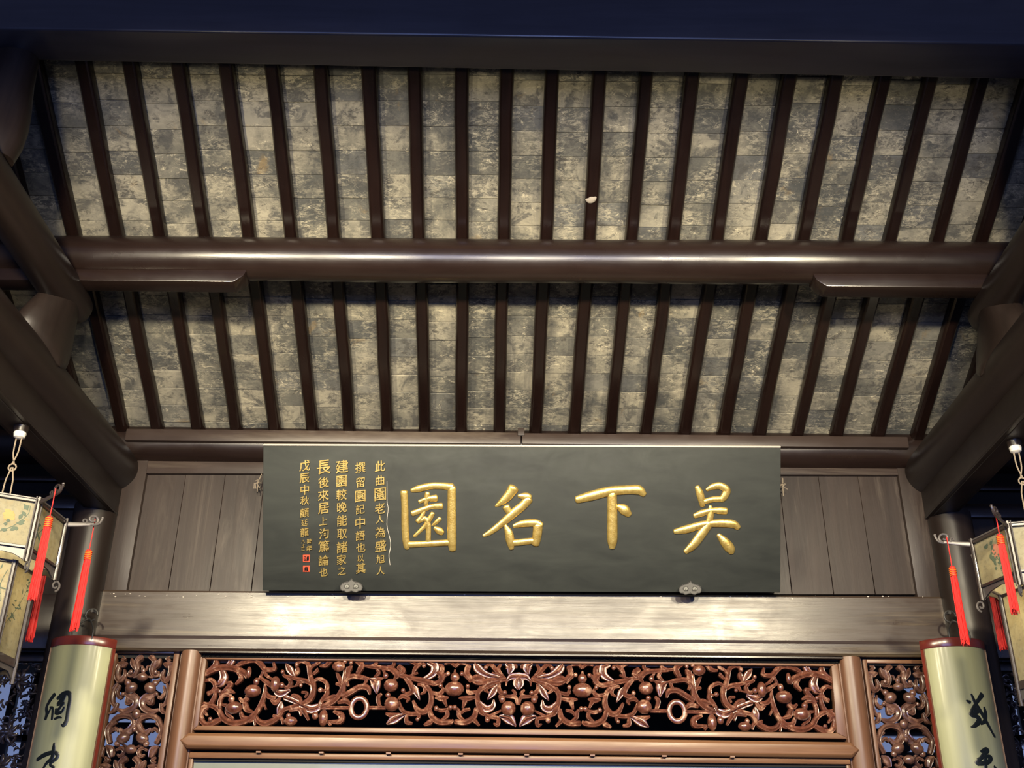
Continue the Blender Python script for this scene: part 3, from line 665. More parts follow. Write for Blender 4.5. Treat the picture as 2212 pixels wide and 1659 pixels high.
S_BALL = [(905,405,18,18),(905,508,30,28),(950,555,56,42),(1005,1026,60,42),(966,1076,28,24),(888,612,16,16)]
S_MID = [(1005,395,22,24,0),(1020,455,50,34,0),(1060,800,38,38,0),(1080,942,20,22,0),(1105,1130,52,36,0)]
def side_panel(mir, label, parent_x):
    g = thing('openwork_panel', (parent_x, .05, 2.5), label, 'panel')
    cxp = 1120.0
    def real(u, v):   # photo pixel of right panel -> world, or mirrored about the bay centre
        p = aty(u, v, .055)
        return p
    XC = lambda y: 1000+(y-240)*.119
    wa = lambda: None
    xo = (aty(1700+735/4.32, 1436, .055)[0]+aty(1700+1265/4.32, 1436, .055)[0])/2; hw = (aty(1700+1265/4.32, 1436, .055)[0]-aty(1700+735/4.32, 1436, .055)[0])/2
    if mir: xo = (aty(252, 1421, .055)[0]+aty(380, 1421, .055)[0])/2
    dzs = .012 if mir else 0
    def f(sgn, dy=0):
        def g_(x, y):
            hwp = 265+(y-240)*.012
            s_ = (x-XC(y))/hwp
            z = aty(1930, 1380+y/4.32, .055)[2]
            return np.array([xo+sgn*s_*hw, .055, z+dzs-dy]), (0, -1, 0)
        return g_
    z_at = lambda y: aty(1930, 1380+y/4.32, .055)[2]+dzs
    per = z_at(240)-z_at(1190)
    for dy in (0, per):
        for sgn in (1, -1):
            ff = f(sgn, dy)
            for st in S_ST:
                leafy = max(p[2] for p in st) > 55
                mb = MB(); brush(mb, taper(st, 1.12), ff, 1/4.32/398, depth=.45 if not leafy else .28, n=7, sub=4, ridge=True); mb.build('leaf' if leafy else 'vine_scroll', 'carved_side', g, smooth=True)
            for (x, y, rx, ry) in S_BALL:
                c, _ = ff(x, y); k = 1/4.32/398; MB().ball(c-np.array([0, .012, 0]), rx*k, rx*k*.85, ry*k*1.1, 12, 8, Matrix.Rotation(-.5*sgn*(rx > 40), 3, 'Y')).build('fruit' if rx > 30 else 'bud', 'carved_side', g, smooth=True)
        ff = f(1, dy)
        for (x, y, rx, ry, _) in S_MID:
            c, _ = ff(XC(y), y); k = 1/4.32/398; MB().ball(c-np.array([0, .014, 0]), rx*k, rx*k*.85, ry*k*1.1, 12, 8).build('fruit' if rx > 30 else 'bud', 'carved_side', g, smooth=True)
    zt_, zb_ = z_at(238), z_at(238)-2*per
    fw_ = .020
    MB().box(xo-hw-fw_, xo-hw, .03, .08, zb_, zt_+fw_).build('frame_bar', 'frame_z', g, bevel=.003)
    MB().box(xo+hw, xo+hw+fw_*1.4, .03, .08, zb_, zt_+fw_).build('frame_bar', 'frame_z', g, bevel=.003)
    MB().box(xo-hw, xo+hw, .03, .08, zt_, zt_+fw_).build('frame_bar', 'frame_x', g, bevel=.003)
    return xo, hw
xoR, hwR = side_panel(False, 'narrow openwork carving of scrolls and gourds beside the right green couplet board', 1.98)
xoL, hwL = side_panel(True, 'narrow openwork carving of scrolls and gourds beside the left green couplet board', -1.86)
for xa, xb, lb in ((xoL-hwL-.075, xoL-hwL-.022, 'left'), (xoR+hwR+.030, xoR+hwR+.080, 'right')):
    p_ = thing('screen_jamb', ((xa+xb)/2, .03, 0), f'thin dark grooved jamb between the {lb} narrow carving and couplet board', 'post')
    for k in range(3):
        a = xa+(xb-xa)*k/3; MB().box(a+.001, a+(xb-xa)/3-.001, .0+.012*(k % 2), .09, 0, lz0-.02).build('fillet', 'dark_z', p_, bevel=.003)

# outer dense openwork, far left and far right
def dense(xa, xb, label, seed):
    g = thing('openwork_panel', ((xa+xb)/2, .1, 2.4), label, 'panel'); rnd = random.Random(seed)
    zt_, zb_ = 2.885, 2.0; mb = MB()
    def fm(u, v): return np.array([u, .11, v]), (0, -1, 0)
    cnt = int((xb-xa)*(zt_-zb_)*1250)
    for _ in range(cnt):
        x, z = rnd.uniform(xa, xb), rnd.uniform(zb_, zt_); a = rnd.uniform(0, 6.28); L = rnd.uniform(.022, .048); bend = rnd.choice((-1, 1))*rnd.uniform(.5, 1.7)
        st = []
        for t in (0, .35, .7, 1): st.append((x+L*t*math.cos(a+bend*t), z+L*t*math.sin(a+bend*t), (5+9*math.sin(math.pi*min(1, t+.15)))*1.1))
        brush(mb, st, fm, 1/1000, depth=.9, n=5, sub=2)
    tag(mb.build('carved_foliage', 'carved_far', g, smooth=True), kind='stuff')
    n_ = int((xb-xa)/.16)
    for i in range(n_):
        for j in range(4):
            x = xa+(i+.5+rnd.uniform(-.25, .25))*(xb-xa)/n_; z = zt_-.12-j*.21+rnd.uniform(-.03, .03); mb = MB(); c0 = rnd.uniform(0, 3)
            for k in range(7):
                a = c0+k*.9; st = [(x, z, 8), (x+.03*math.cos(a), z+.03*math.sin(a), 24), (x+.055*math.cos(a+.3), z+.055*math.sin(a+.3), 8)]
                brush(mb, st, lambda u, v: (np.array([u, .10, v]), (0, -1, 0)), 1/1000, depth=.5, n=5, sub=3)
            mb.ball((x, .09, z), .014, .014, .014, 8, 6); mb.build('flower', 'carved_far', g, smooth=True)
    MB().box(xa, xb, .08, .14, zt_, 2.93).build('frame_bar', 'dark_x', g, bevel=.003)
dense(-3.6, -2.30, 'dense dark openwork foliage carving at the far left under the lantern', 3)
dense(2.42, 3.7, 'dense dark openwork foliage carving at the far right under the lantern', 5)
# room behind the screen
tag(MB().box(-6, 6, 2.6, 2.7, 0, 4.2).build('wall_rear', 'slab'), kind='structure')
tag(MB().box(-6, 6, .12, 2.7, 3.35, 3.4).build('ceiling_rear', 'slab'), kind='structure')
def wrect(px0, py0, px1, py1):
    a_, b_ = aty(px0, py0, 2.57), aty(px1, py1, 2.57); return a_[0], b_[0], b_[2], a_[2]
WR = [wrect(215, 1462, 405, 1612), wrect(1850, 1476, 2040, 1625), wrect(-90, 1436, 95, 1659), wrect(2135, 1440, 2310, 1659)]
for i, (xa, xb, za_, zb_) in enumerate(WR):
    wn = thing(f'window_{i+1}', ((xa+xb)/2, 2.58, za_), kind='structure')
    k = 2 if i < 2 else 5
    if i < 2: MB().prism([(xa-.1, 2.5, zb_+.06), (xa+.16, 2.5, zb_+.06), (xb+.1, 2.5, za_+.18), (xb+.1, 2.5, za_-.02)], (0, .03, 0)).build('glow_cutting_strip', 'slab', wn)  # invented dark strip, added to cut the pane glow into a diagonal band
    for c in range(k):
        a = xa+(xb-xa)*c/k; b = xa+(xb-xa)*(c+1)/k
        MB().box(a+.02, b-.02, 2.57, 2.58, za_, zb_).build('pane', 'sky', wn)
        MB().box(b-.03, b+.03, 2.53, 2.6, za_, zb_).build('mullion', 'dark_z', wn, bevel=.004)
    MB().box(xa, xb, 2.53, 2.6, za_+(zb_-za_)*.28-.03, za_+(zb_-za_)*.28+.02).build('glazing_bar', 'dark_x', wn, bevel=.004)

# ================================================================== NAME PLAQUE
bl, br = aty(567, 1276, -.075), aty(1681, 1280, -.075); tl, tr = aty(562, 963, -.415), aty(1685, 967, -.415)
O = np.array(bl); ex = (br-bl)/np.linalg.norm(br-bl); ey = ((tl+tr)/2-(bl+br)/2); ey -= ex*np.dot(ey, ex); Hp = np.linalg.norm(ey); ey /= Hp
nrm = np.cross(ex, ey); nrm = nrm if nrm[1] < 0 else -nrm; nrm /= np.linalg.norm(nrm); Wp = (np.linalg.norm(br-bl)+np.linalg.norm(tr-tl))/2
plq = thing('name_plaque', (bl+br)/2, 'long black-green plaque with large gilded characters leaning out over the lintel', 'sign')
PP = lambda u, v, d=0: O+ex*u+ey*v+nrm*d
mb = MB(); T = .035
mb.hexa([PP(0, 0), PP(Wp, 0), PP(Wp, 0, -T), PP(0, 0, -T), PP(0, Hp), PP(Wp, Hp), PP(Wp, Hp, -T), PP(0, Hp, -T)]); mb.build('board', 'board', plq, bevel=.003)
mb = MB(); mb.hexa([PP(0, Hp-.0, .003), PP(Wp, Hp, .003), PP(Wp, Hp, -T), PP(0, Hp, -T), PP(0, Hp+.009, .003), PP(Wp, Hp+.009, .003), PP(Wp, Hp+.009, -T), PP(0, Hp+.009, -T)]); mb.build('top_edge_strip', 'stain', plq, bevel=.002, seg=1)
def fplq(off, sc):
    def f(x, y):
        return atp(off[0]+x/sc, off[1]+y/sc, O, nrm)+nrm*.0005, nrm
    return f
mpp = Wp/1118.0
BIG = {
 'yuan': ((840, 1000), 5.53, [[(182,345,92),(190,500,84),(195,800,88),(212,980,80),(222,1025,50)], [(270,330,50),(350,310,85),(500,275,82),(650,275,84),(755,292,100)], [(752,292,100),(752,500,104),(752,900,112),(762,1040,84)], [(235,975,80),(480,965,75),(730,950,78)],
   [(462,360,60),(450,430,60),(440,500,50)], [(362,465,46),(460,430,62),(565,420,86)], [(280,605,70),(400,560,66),(520,520,62),(630,516,82)], [(420,580,42),(392,640,52),(345,702,64)], [(345,706,50),(400,680,46),(440,650,40)], [(525,600,56),(472,690,62),(420,765,52),(300,880,34)], [(440,665,60),(470,740,64),(470,940,62)], [(612,662,52),(562,712,48),(515,748,18)], [(545,775,40),(600,810,88),(642,838,60)]]),
 'ming': ((840, 1000), 5.53, [[(1490,300,132),(1425,395,112),(1345,470,80),(1275,518,26)], [(1548,395,44),(1635,402,100),(1685,420,84)], [(1672,430,112),(1600,510,106),(1500,592,110),(1355,718,86),(1222,820,70),(1130,872,38)], [(1400,525,92),(1445,605,70)],
   [(1390,745,38),(1430,830,96),(1450,930,102),(1465,1025,60)], [(1492,755,48),(1600,725,86),(1745,718,96),(1815,755,96)], [(1782,745,112),(1772,850,112),(1752,975,92)], [(1485,955,80),(1600,945,82),(1725,930,76)]]),
 'xia': ((1210, 1000), 5.144, [[(185,410,84),(350,365,112),(550,315,108),(750,300,102),(870,302,112),(935,352,66)], [(578,340,106),(580,600,112),(580,850,112),(577,945,66)], [(642,480,58),(710,520,118),(768,578,70)]]),
 'wu': ((1210, 1000), 5.144, [[(1522,265,58),(1555,350,86),(1582,475,58)], [(1628,300,38),(1700,262,70),(1780,255,82),(1850,302,88),(1825,372,84),(1785,415,66)], [(1602,430,60),(1700,405,66),(1792,402,66)], [(1492,590,54),(1570,560,76),(1680,530,62),(1780,530,82),(1848,535,74)], [(1670,480,38),(1672,570,72),(1652,665,72)],
   [(1272,765,58),(1400,738,92),(1600,682,82),(1800,670,92),(1925,682,92),(1982,722,64)], [(1655,675,92),(1580,780,102),(1482,910,98),(1392,990,58)], [(1757,800,48),(1830,880,108),(1888,955,110),(1906,1002,60)]])}
for nm, (off, sc, sts) in BIG.items():
    f = fplq(off, sc); mb = MB()
    for st in sts: brush(mb, st, f, mpp/sc*1.0, depth=.30, n=10, sub=6)
    tag(mb.build('gilded_character', 'gold', plq, smooth=True), 'large raised gilded brush character')
# inscription (small gilded characters): centre x, centre y, height in the zoom frame (600 + x/5.03, 960 + y/5.03)
INS = [(1115, '此曲園老人為盛旭人', (235,390,540,695,812,955,1100,1245,1370), (118,112,140,118,90,122,128,96,92)),
       (900, '撰留園記中語也以其', (250,410,560,703,850,990,1120,1237,1345), (118,112,128,104,132,108,104,78,112)),
       (697, '建園較晚能取諸家之', (240,397,545,682,827,970,1115,1252,1372), (145,125,122,118,120,112,128,112,92)),
       (500, '長後來居上洵篤論也', (245,410,552,692,832,967,1105,1260,1387), (155,120,126,122,90,116,130,118,92)),
       (292, '戊辰中秋顧廷龍', (230,365,492,610,742,850,952), (122,108,112,100,104,72,96)),
       (346, '時年', (1052,1128), (58,66)), (278, '八十三', (1056,1096,1136), (38,34,36))]
def glyph(ch, cx, cy, h, wsc, mat, parent, name, bold=.012, ext=.05, rot=0.0, f=None, off=(600, 960), sc=5.03):
    cu = bpy.data.curves.new('glyph', 'FONT'); cu.body = ch; cu.size = 1; cu.extrude = ext; cu.offset = bold
    cu.resolution_u = 3; cu.align_x = 'CENTER'; cu.shear = 0
    o = bpy.data.objects.new('tmp', cu); COL.objects.link(o)
    me = bpy.data.meshes.new_from_object(o); bpy.data.objects.remove(o); bpy.data.curves.remove(cu)
    if len(me.vertices) == 0: return None
    a = np.array([v.co[:] for v in me.vertices]); mn, mx = a.min(0), a.max(0)
    c_ = (mn+mx)/2; sx = h/(mx[1]-mn[1]+1e-6)
    if ch == '中' or ch == '上': pass
    hh = mx[1]-mn[1]; ww = mx[0]-mn[0]
    sy = h/max(hh, .35*ww) if ch not in '之' else h/hh
    sxx = sy*wsc
    ca, sa = math.cos(rot), math.sin(rot)
    vs = []
    for x, y, z in a:
        dx, dy = (x-c_[0])*sxx, (y-c_[1])*sy
        # brush-like: horizontals climb to the right
        dy += dx*.13
        p, nn = f(cx+dx, cy-dy)
        d = (z/ext*.5+.5)*.006 if ext else .001
        vs.append(np.array(p)+np.array(nn)*d)
    fs = [tuple(p.vertices) for p in me.polygons]; bpy.data.meshes.remove(me)
    mb = MB().add(vs, fs); return mb.build(name, mat, parent)
f5 = fplq((600, 960), 5.03); rr_ = random.Random(4)
for cx_, txt, ys_, hs_ in INS:
    for ch, y_, h_ in zip(txt, ys_, hs_):
        glyph(ch, cx_+rr_.uniform(-4, 4), y_, h_*.98, .95, 'gold', plq, 'inscription_character', bold=.009, f=f5)
for (x_, y_, w2, h2, tx) in ((312, 1238, 76, 78, '顧廷'), (312, 1350, 74, 68, '龍')):
    c = [f5(x_+a*w2/2, y_+b*h2/2)[0] for a, b in ((-1, 1), (1, 1), (1, -1), (-1, -1))]
    seal_ = MB().prism(c, nrm*.003).build('seal', 'seal', plq, bevel=.0008, seg=1)
    fs_ = lambda x, y: (f5(x, y)[0]+nrm*.0025, nrm)
    for k, ch in enumerate(tx):
        cxx = x_+(0 if len(tx) == 1 else (16 if k == 0 else -16))
        glyph(ch, cxx, y_, h2*.68, .9 if len(tx) == 1 else .5, 'ink', seal_, 'seal_character', bold=.004, f=lambda x, y: (f5(x, y)[0]+nrm*.0005, nrm))
# hairline crack
mb = MB(); brush(mb, [(1187,400,4),(1188,620,5),(1200,700,5),(1185,870,5),(1222,1040,6),(1225,1120,7),(1208,1200,7),(1220,1310,5)], f5, mpp/5.03, flatd=.0006, n=4, sub=4); mb.build('crack', 'stain', plq)
# cloud-shaped iron clips holding the foot of the plaque
def cloud(cxp, cyp, label):
    g = thing('cloud_clip', aty(cxp, cyp, -.115), label, 'bracket', 'cloud clips under the plaque'); f = lambda x, y: aty(cxp+(x-803)/5.03, cyp+(y-1530)/5.03, -.118)
    out = [(803,1452),(822,1478),(850,1490),(890,1500),(918,1528),(922,1560),(905,1585),(880,1585),(862,1600),(835,1598),(803,1585)]
    C = catmull([(x, y) for x, y in out], 4); poly = C+[np.array([1606-c[0], c[1]]) for c in C[::-1][1:-1]]
    k = len(poly); n_ = k
    # plate with two eye holes: triangulated ring built by bridging is avoided; holes are dark inlays
    P3 = [f(*c) for c in poly]; pl_ = MB().prism(P3, (0, .012, 0)).build('plate', 'iron', g, bevel=.002, seg=1)
    mb = MB()
    brush(mb, [(c[0], c[1], 9) for c in (poly+[poly[0]])[::3]], lambda x, y: (f(x, y), (0, -1, 0)), 1/5.03/400, depth=.5, n=5, sub=2); mb.build('rim', 'iron', pl_, smooth=True)
    for sg in (-1, 1):
        pts = [(803+sg*dx, y, 8) for dx, y in ((22,1560),(62,1560),(76,1538),(60,1518),(34,1520),(22,1540),(38,1556),(52,1544))]
        q = [(803+sg*(46+26*math.cos(a)), 1538+18*math.sin(a)) for a in np.linspace(0, 2*math.pi, 13)[:-1]]
        MB().prism([f(*c)+np.array([0, -.001, 0]) for c in q], (0, .0006, 0)).build('eye', 'ink', pl_)
        mb = MB(); brush(mb, pts, lambda x, y: (f(x, y), (0, -1, 0)), 1/5.03/400, depth=.6, n=5, sub=3); mb.build('scroll', 'iron', pl_, smooth=True)
cloud(759, 1265, 'iron cloud-shaped clip under the inscribed left end of the plaque'); cloud(1491, 1270, 'iron cloud-shaped clip under the right end of the plaque')
# frayed rope knots at the plaque ends
for cxp, cyp, lb in ((557, 1043, 'left'), (1691, 1052, 'right')):
    mb = MB(); c = aty(cxp, cyp, -.04); r2 = random.Random(cxp)
    for k in range(6):
        a = r2.uniform(0, 6.28); L = r2.uniform(.015, .035)
        mb.tube([c, c+np.array([L*.6*math.cos(a), -.008, L*.6*math.sin(a)]), c+np.array([L*math.cos(a+.6), 0, L*math.sin(a+.6)-.01])], .0028, 6)
    mb.tube([c, c+np.array([0, .01, -.05])], .003, 6); mb.tube([c, c+np.array([.01, .02, .06])], .003, 6)
    tag(mb.build('rope_knot', 'rope', smooth=True), f'small frayed rope knot sticking out at the {lb} end of the plaque', 'rope')

# ================================================================== COUPLET BOARDS
def couplet(cx, yc, R, ang, label, strokes, off, ztop, charlab, inner):
    g = thing('couplet_board', (cx, yc, .5), label, 'sign'); z0_, z1_ = .5, ztop; n_ = 22
    def arc(r, a): return (cx+r*math.sin(a), yc-r*math.cos(a))
    def shell(r0, r1, a0, a1, za, zb, k=n_):
        mb = MB(); vs = []
        for r in (r0, r1):
            for z in (za, zb):
                for i in range(k+1):
                    x, y = arc(r, a0+(a1-a0)*i/k); vs.append((x, y, z))
        m = k+1; fs = []
        for i in range(k):
            fs += [(i, i+1, m+i+1, m+i), (2*m+i+1, 2*m+i, 3*m+i, 3*m+i+1), (m+i, m+i+1, 3*m+i+1, 3*m+i), (i+1, i, 2*m+i, 2*m+i+1)]
        fs += [(0, m, 3*m, 2*m), (m-1, 3*m-1, 4*m-1, 2*m-1)]; mb.add(vs, fs); return mb
    panel_ = shell(R-.022, R-.004, -ang, ang, z0_, z1_-.02).build('panel', 'silk', g, smooth=True)
    fr = .11
    shell(R-.024, R, -ang, ang, z1_-.045, z1_).build('top_rail', 'redlac', g, bevel=.003)
    shell(R-.024, R, ang-fr, ang, z0_, z1_-.045, 4).build('side_rail', 'redlac', g, bevel=.003)
    shell(R-.024, R, -ang, -ang+fr, z0_, z1_-.045, 4).build('side_rail', 'redlac', g, bevel=.003)
    shell(R-.004, R+.003, ang-fr-.014, ang-fr+.002, z0_, z1_-.045, 2).build('bead', 'frame_z', g)
    shell(R-.004, R+.003, -ang+fr-.002, -ang+fr+.014, z0_, z1_-.045, 2).build('bead', 'frame_z', g)
    def f(x, y):
        d = ray(off[0]+x/off[2], off[1]+y/off[2]); rr = R-.004
        ox, oy = CAM[0]-cx, CAM[1]-yc; a = d[0]**2+d[1]**2; b = 2*(ox*d[0]+oy*d[1]); c_ = ox*ox+oy*oy-rr*rr
        disc = max(0, b*b-4*a*c_); t = (-b-math.sqrt(disc))/(2*a); p = CAM+d*t
        nn = np.array([p[0]-cx, p[1]-yc, 0]); return p, nn/np.linalg.norm(nn)
    for sts in strokes:
        mb = MB()
        for st in sts: brush(mb, st, f, 1/off[2]/420, flatd=.0015, n=6, sub=5)
        tag(mb.build('ink_character', 'ink', panel_, smooth=True), 'black brushed ink character')
    return g
L1 = [[(655,775,50),(600,850,48),(558,930,46),(562,1000,48),(545,1075,44)], [(600,930,22),(632,950,34),(622,1078,30)], [(560,1045,26),(605,950,26)], [(690,828,40),(755,772,52),(825,762,52),(840,830,42),(818,950,42),(800,1080,44),(765,1145,46),(735,1138,16)], [(785,790,30),(738,850,62),(692,900,36),(765,880,30),(722,930,32),(680,1000,46),(740,985,32),(770,930,24)], [(672,950,30),(668,1010,34)], [(655,1072,30),(700,1052,30),(740,1058,14)]]
L2 = [[(650,1360,26),(640,1450,46),(622,1540,46),(560,1600,36),(520,1660,28)], [(445,1560,46),(520,1510,52),(620,1475,46),(688,1492,46),(676,1545,40),(632,1580,36),(602,1620,32),(650,1655,28)]]
R1 = [[(655,775,28),(700,870,42),(760,970,46),(830,1090,46),(900,1220,36),(938,1285,38)], [(785,778,62),(730,860,42),(672,950,36),(642,1020,36)], [(598,850,22),(640,872,42)], [(690,960,62),(742,972,52),(655,1022,42),(720,1040,52),(750,1090,62),(702,1150,46),(652,1166,18)], [(810,930,28),(825,1000,52),(820,1090,52),(770,1132,28)]]
R2 = [[(770,1462,28),(835,1436,52),(850,1462,42),(800,1490,32),(770,1540,42),(718,1602,50)], [(735,1562,40),(820,1520,42),(888,1532,52),(868,1580,52),(800,1602,52),(730,1612,38)], [(820,1495,40),(826,1590,42),(832,1659,40)], [(930,1640,30),(950,1662,30)]]
ztL = aty(165, 1372, -.25)[2]; ztR = aty(2075, 1376, -.25)[2]
couplet(-2.135, -.055, .195, 1.02, 'curved green couplet board in dark red lacquer frame with brushed ink characters, left side', [L1, L2], (0, 1360, 5.55), ztL, None, 1)
couplet(2.228, -.055, .195, 1.02, 'curved green couplet board in brown-red lacquer frame with brushed ink characters, right side', [R1, R2], (1980, 1360, 5.547), ztR, None, -1)
for cx_, ct, cxc, lb in ((-2.12, ztL, -2.2, 'left'), (2.24, ztR, 2.3, 'right')):
    mb = MB()
    for sg in (-1, 1):
        pts = [(cx_+sg*.05, -.235, ct-.02), (cx_+sg*.05, -.238, ct+.03), (cx_+sg*.028, -.215, ct+.07), (cx_, -.19, ct+.10)]
        mb.tube(catmull([np.array(p) for p in pts], 4), .004, 8)
    pts = [np.array((cx_+.03*math.cos(a), -.165, ct+.125+.03*math.sin(a))) for a in np.linspace(0, 5.4, 14)]; mb.tube(pts, .005, 8)
    mb.tube([(cx_, -.13, ct+.15), (cx_, -.17, ct+.145)], .008, 8)
    tag(mb.build('hanging_hook', 'iron', smooth=True), f'curled iron hanging hook above the {lb} couplet board', 'hook')

# ================================================================== LANTERNS
def lantern(cx, cy, R, a0, sg, ztop, label, hookpx):
    g = thing('palace_lantern', (cx, cy, ztop-.75), label, 'lantern')
    V = lambda r, i, z, da=0: (cx+r*math.cos(a0+i*math.pi/3*sg+da), cy+r*math.sin(a0+i*math.pi/3*sg+da), z)
    zc1 = ztop-.215; zb1 = ztop-.25; zb2 = ztop-.62
    def hexring(r0, r1, za, zb, name, mat, dz=0, parent=g, scal=False):
        for i in range(6):
            p = [V(r1, i, za), V(r1, i+1, za), V(r0, i+1, za), V(r0, i, za), V(r1, i, zb), V(r1, i+1, zb), V(r0, i+1, zb), V(r0, i, zb)]
            MB().hexa(p).build(name, mat, parent, bevel=.002, seg=1)
    hexring(R-.025, R+.008, ztop-.014, ztop, 'top_rail', 'lant_wood'); hexring(R-.02, R+.006, zc1, zc1+.012, 'crown_rail', 'lant_wood')
    hexring(R-.01, R+.012, ztop-.003, ztop+.005, 'edge_strip', 'lant_edge')
    r2 = R*.70
    hexring(r2-.02, r2+.004, zb1-.012, zb1, 'body_rail', 'lant_wood'); hexring(r2-.02, r2+.004, zb2-.035, zb2, 'foot_rail', 'lant_wood')
    for i in range(6):
        # crown panel + body panel, painted
        for (r, za, zb, nm) in ((R-.006, zc1+.012, ztop-.014, 'crown_pane'), (r2-.006, zb2, zb1-.012, 'body_pane')):
            P0, P1 = np.array(V(r, i, za)), np.array(V(r, i+1, za)); e = P1-P0; L = np.linalg.norm(e); e /= L; nn = np.array([e[1], -e[0], 0]); mid = (P0+P1)/2-np.array([cx, cy, za])
            if np.dot(nn, mid) < 0: nn = -nn
            q = [P0, P1, P1-nn*.003, P0-nn*.003]; pane_ = MB().hexa([*q, *[p+np.array([0, 0, zb-za]) for p in q]]).build(nm, 'paper', g)
            rn = random.Random(i*7+int(za*1000)); mb = MB(); mb2 = MB(); H = zb-za
            pf = lambda u, v: (P0+e*u+np.array([0, 0, v])+nn*.0006, nn)
            cxs, czs = rn.uniform(.3, .7)*L, rn.uniform(.35, .7)*H
            for k in range(6 if H < .3 else 0):
                a = k*1.05+rn.uniform(-.2, .2); q_ = rn.uniform(.5, 1.1); brush(mb2, [(cxs, czs, 6), (cxs+.018*q_*math.cos(a), czs+.018*q_*math.sin(a), 30*q_), (cxs+.036*q_*math.cos(a+.3), czs+.030*q_*math.sin(a+.3), 14)], pf, 1/1000, flatd=.0006, n=4, sub=2)
            x_, z_ = rn.uniform(.15, .4)*L, .06*H
            stem = [(x_, z_, 3)]
            for k in range(5):
                x_ = min(.9*L, max(.08*L, x_+rn.uniform(-.03, .055))); z_ += H*.17; stem.append((x_, z_, 3))
                for t in range(5 if H < .3 else 8):
                    a = rn.uniform(-.6, 3.7); l_ = rn.uniform(.014, .03); ux_, vz = x_+rn.uniform(-.03, .03), z_+rn.uniform(-.02, .02)
                    if .02 < ux_ < L-.03 and .03 < vz < H-.03:
                        brush(mb, [(ux_, vz, 3), (ux_+l_*.5*math.cos(a), vz+l_*.5*math.sin(a), 17 if H < .3 else 7), (ux_+l_*math.cos(a), vz+l_*math.sin(a), 2)], pf, 1/1000, flatd=.0006, n=4, sub=2)
            brush(mb, stem, pf, 1/1000, flatd=.0006, n=4, sub=2)
            mb.build('painted_foliage', 'paint_leaf', pane_)
            if mb2.v: mb2.build('painted_bloom', 'paint_bloom' if sg > 0 else 'paint_rose', pane_)
        # corner posts with pale edges
        for (r, za, zb) in ((R+.002, ztop-.27, ztop+.01), (r2+.0, zb2-.10, zb1)):
            c = V(r, i, 0); cp_ = MB().tube([(c[0], c[1], za), (c[0], c[1], zb)], .010, 8).build('corner_post', 'lant_wood', g, smooth=True)
            for d in (-.055, .055):
                c = V(r+.004, i, 0, d); MB().box(c[0]-.0025, c[0]+.0025, c[1]-.0025, c[1]+.0025, za, zb).build('edge_strip', 'lant_edge', cp_)
        # scroll foot of the crown post, apron, carved arm
        b = np.array(V(R+.002, i, ztop-.27)); od = np.array([math.cos(a0+i*math.pi/3*sg), math.sin(a0+i*math.pi/3*sg), 0])
        sp = [b+od*(.016*math.cos(t)*(1-t/9)+.010)+np.array([0, 0, -.022+.022*math.sin(t)*(1-t/9)]) for t in np.linspace(-1.5, 6, 18)]
        MB().tube(sp, .0045, 6).build('scroll_foot', 'lant_edge', g, smooth=True)
        P0, P1 = np.array(V(R-.004, i, zc1)), np.array(V(R-.004, i+1, zc1)); a_ = [P0, P0*.8+P1*.2+np.array([0, 0, -.0]), P0*.5+P1*.5, P0*.2+P1*.8, P1]
        top_ = [p for p in a_]; bot = [a_[0]+np.array([0, 0, -.05]), a_[1]+np.array([0, 0, -.026]), a_[2]+np.array([0, 0, -.016]), a_[3]+np.array([0, 0, -.026]), a_[4]+np.array([0, 0, -.05])]
        nn = ((P0+P1)/2-np.array([cx, cy, zc1])); nn /= np.linalg.norm(nn)
        MB().prism([*top_, *bot[::-1]], -nn*.008).build('apron', 'lant_wood' if i % 2 else 'lant_edge', g)
        P0, P1 = np.array(V(r2-.002, i, zb2-.035)), np.array(V(r2-.002, i+1, zb2-.035))
        MB().prism([P0, P1, P1+np.array([0, 0, -.05]), (P0*.25+P1*.75)+np.array([0, 0, -.02]), (P0*.75+P1*.25)+np.array([0, 0, -.02]), P0+np.array([0, 0, -.05])], -nn*.006).build('lower_apron', 'lant_edge', g)
        # arm
        zu = np.array([0, 0, 1.])
        A_ = lambda d, z: np.array(V(R+d, i, ztop+z))
        mb = MB(); mb.tube([A_(0, -.014), A_(.045, -.008), A_(.09, .000), A_(.118, .004)], [(.0055, .012), (.0055, .0105), (.0055, .009), (.0055, .007)], 8, up=(0, 0, 1))
        mb.tube(catmull([A_(.085, .002), A_(.115, .001), A_(.138, .010), A_(.148, .028), A_(.150, .038)], 4), [(.0055, .0055)]*17, 8)
        c = A_(.112, .026); mb.tube([c+od*.022*math.cos(t)*(1-t/9)+zu*.020*math.sin(t)*(1-t/9) for t in np.linspace(-1.2, 5.6, 20)], .0052, 8)
        c = A_(.078, .014); mb.tube([c+od*.010*math.cos(t)*(1-t/9)+zu*.010*math.sin(t)*(1-t/9) for t in np.linspace(-1.6, 4.2, 12)], .004, 6)
        mb.ball(A_(.150, .040), .007, .007, .007, 8, 6)
        mb.build('carved_arm', 'lant_edge' if i in (1, 2) else 'lant_wood', g, smooth=True)  # two arms take the paler material, so their lit look is in the colour
    # canopy ribs, wires, bulb
    for i in range(6): MB().tube([V(R-.01, i, ztop), V(.03, i, ztop+.012)], .006, 6).build('top_spoke', 'lant_wood', g, smooth=True)
    MB().ball((cx, cy, ztop-.42), .035, .035, .045, 16, 10).build('bulb', 'bulb', g, smooth=True)
    MB().tube([(cx, cy, ztop-.36), (cx, cy, ztop)], .008, 8).build('lamp_cord', 'lant_wood', g)
    light('POINT', 'lantern_light', (cx, cy, ztop-.32), 10, (1, .84, .6), .05)
    return V
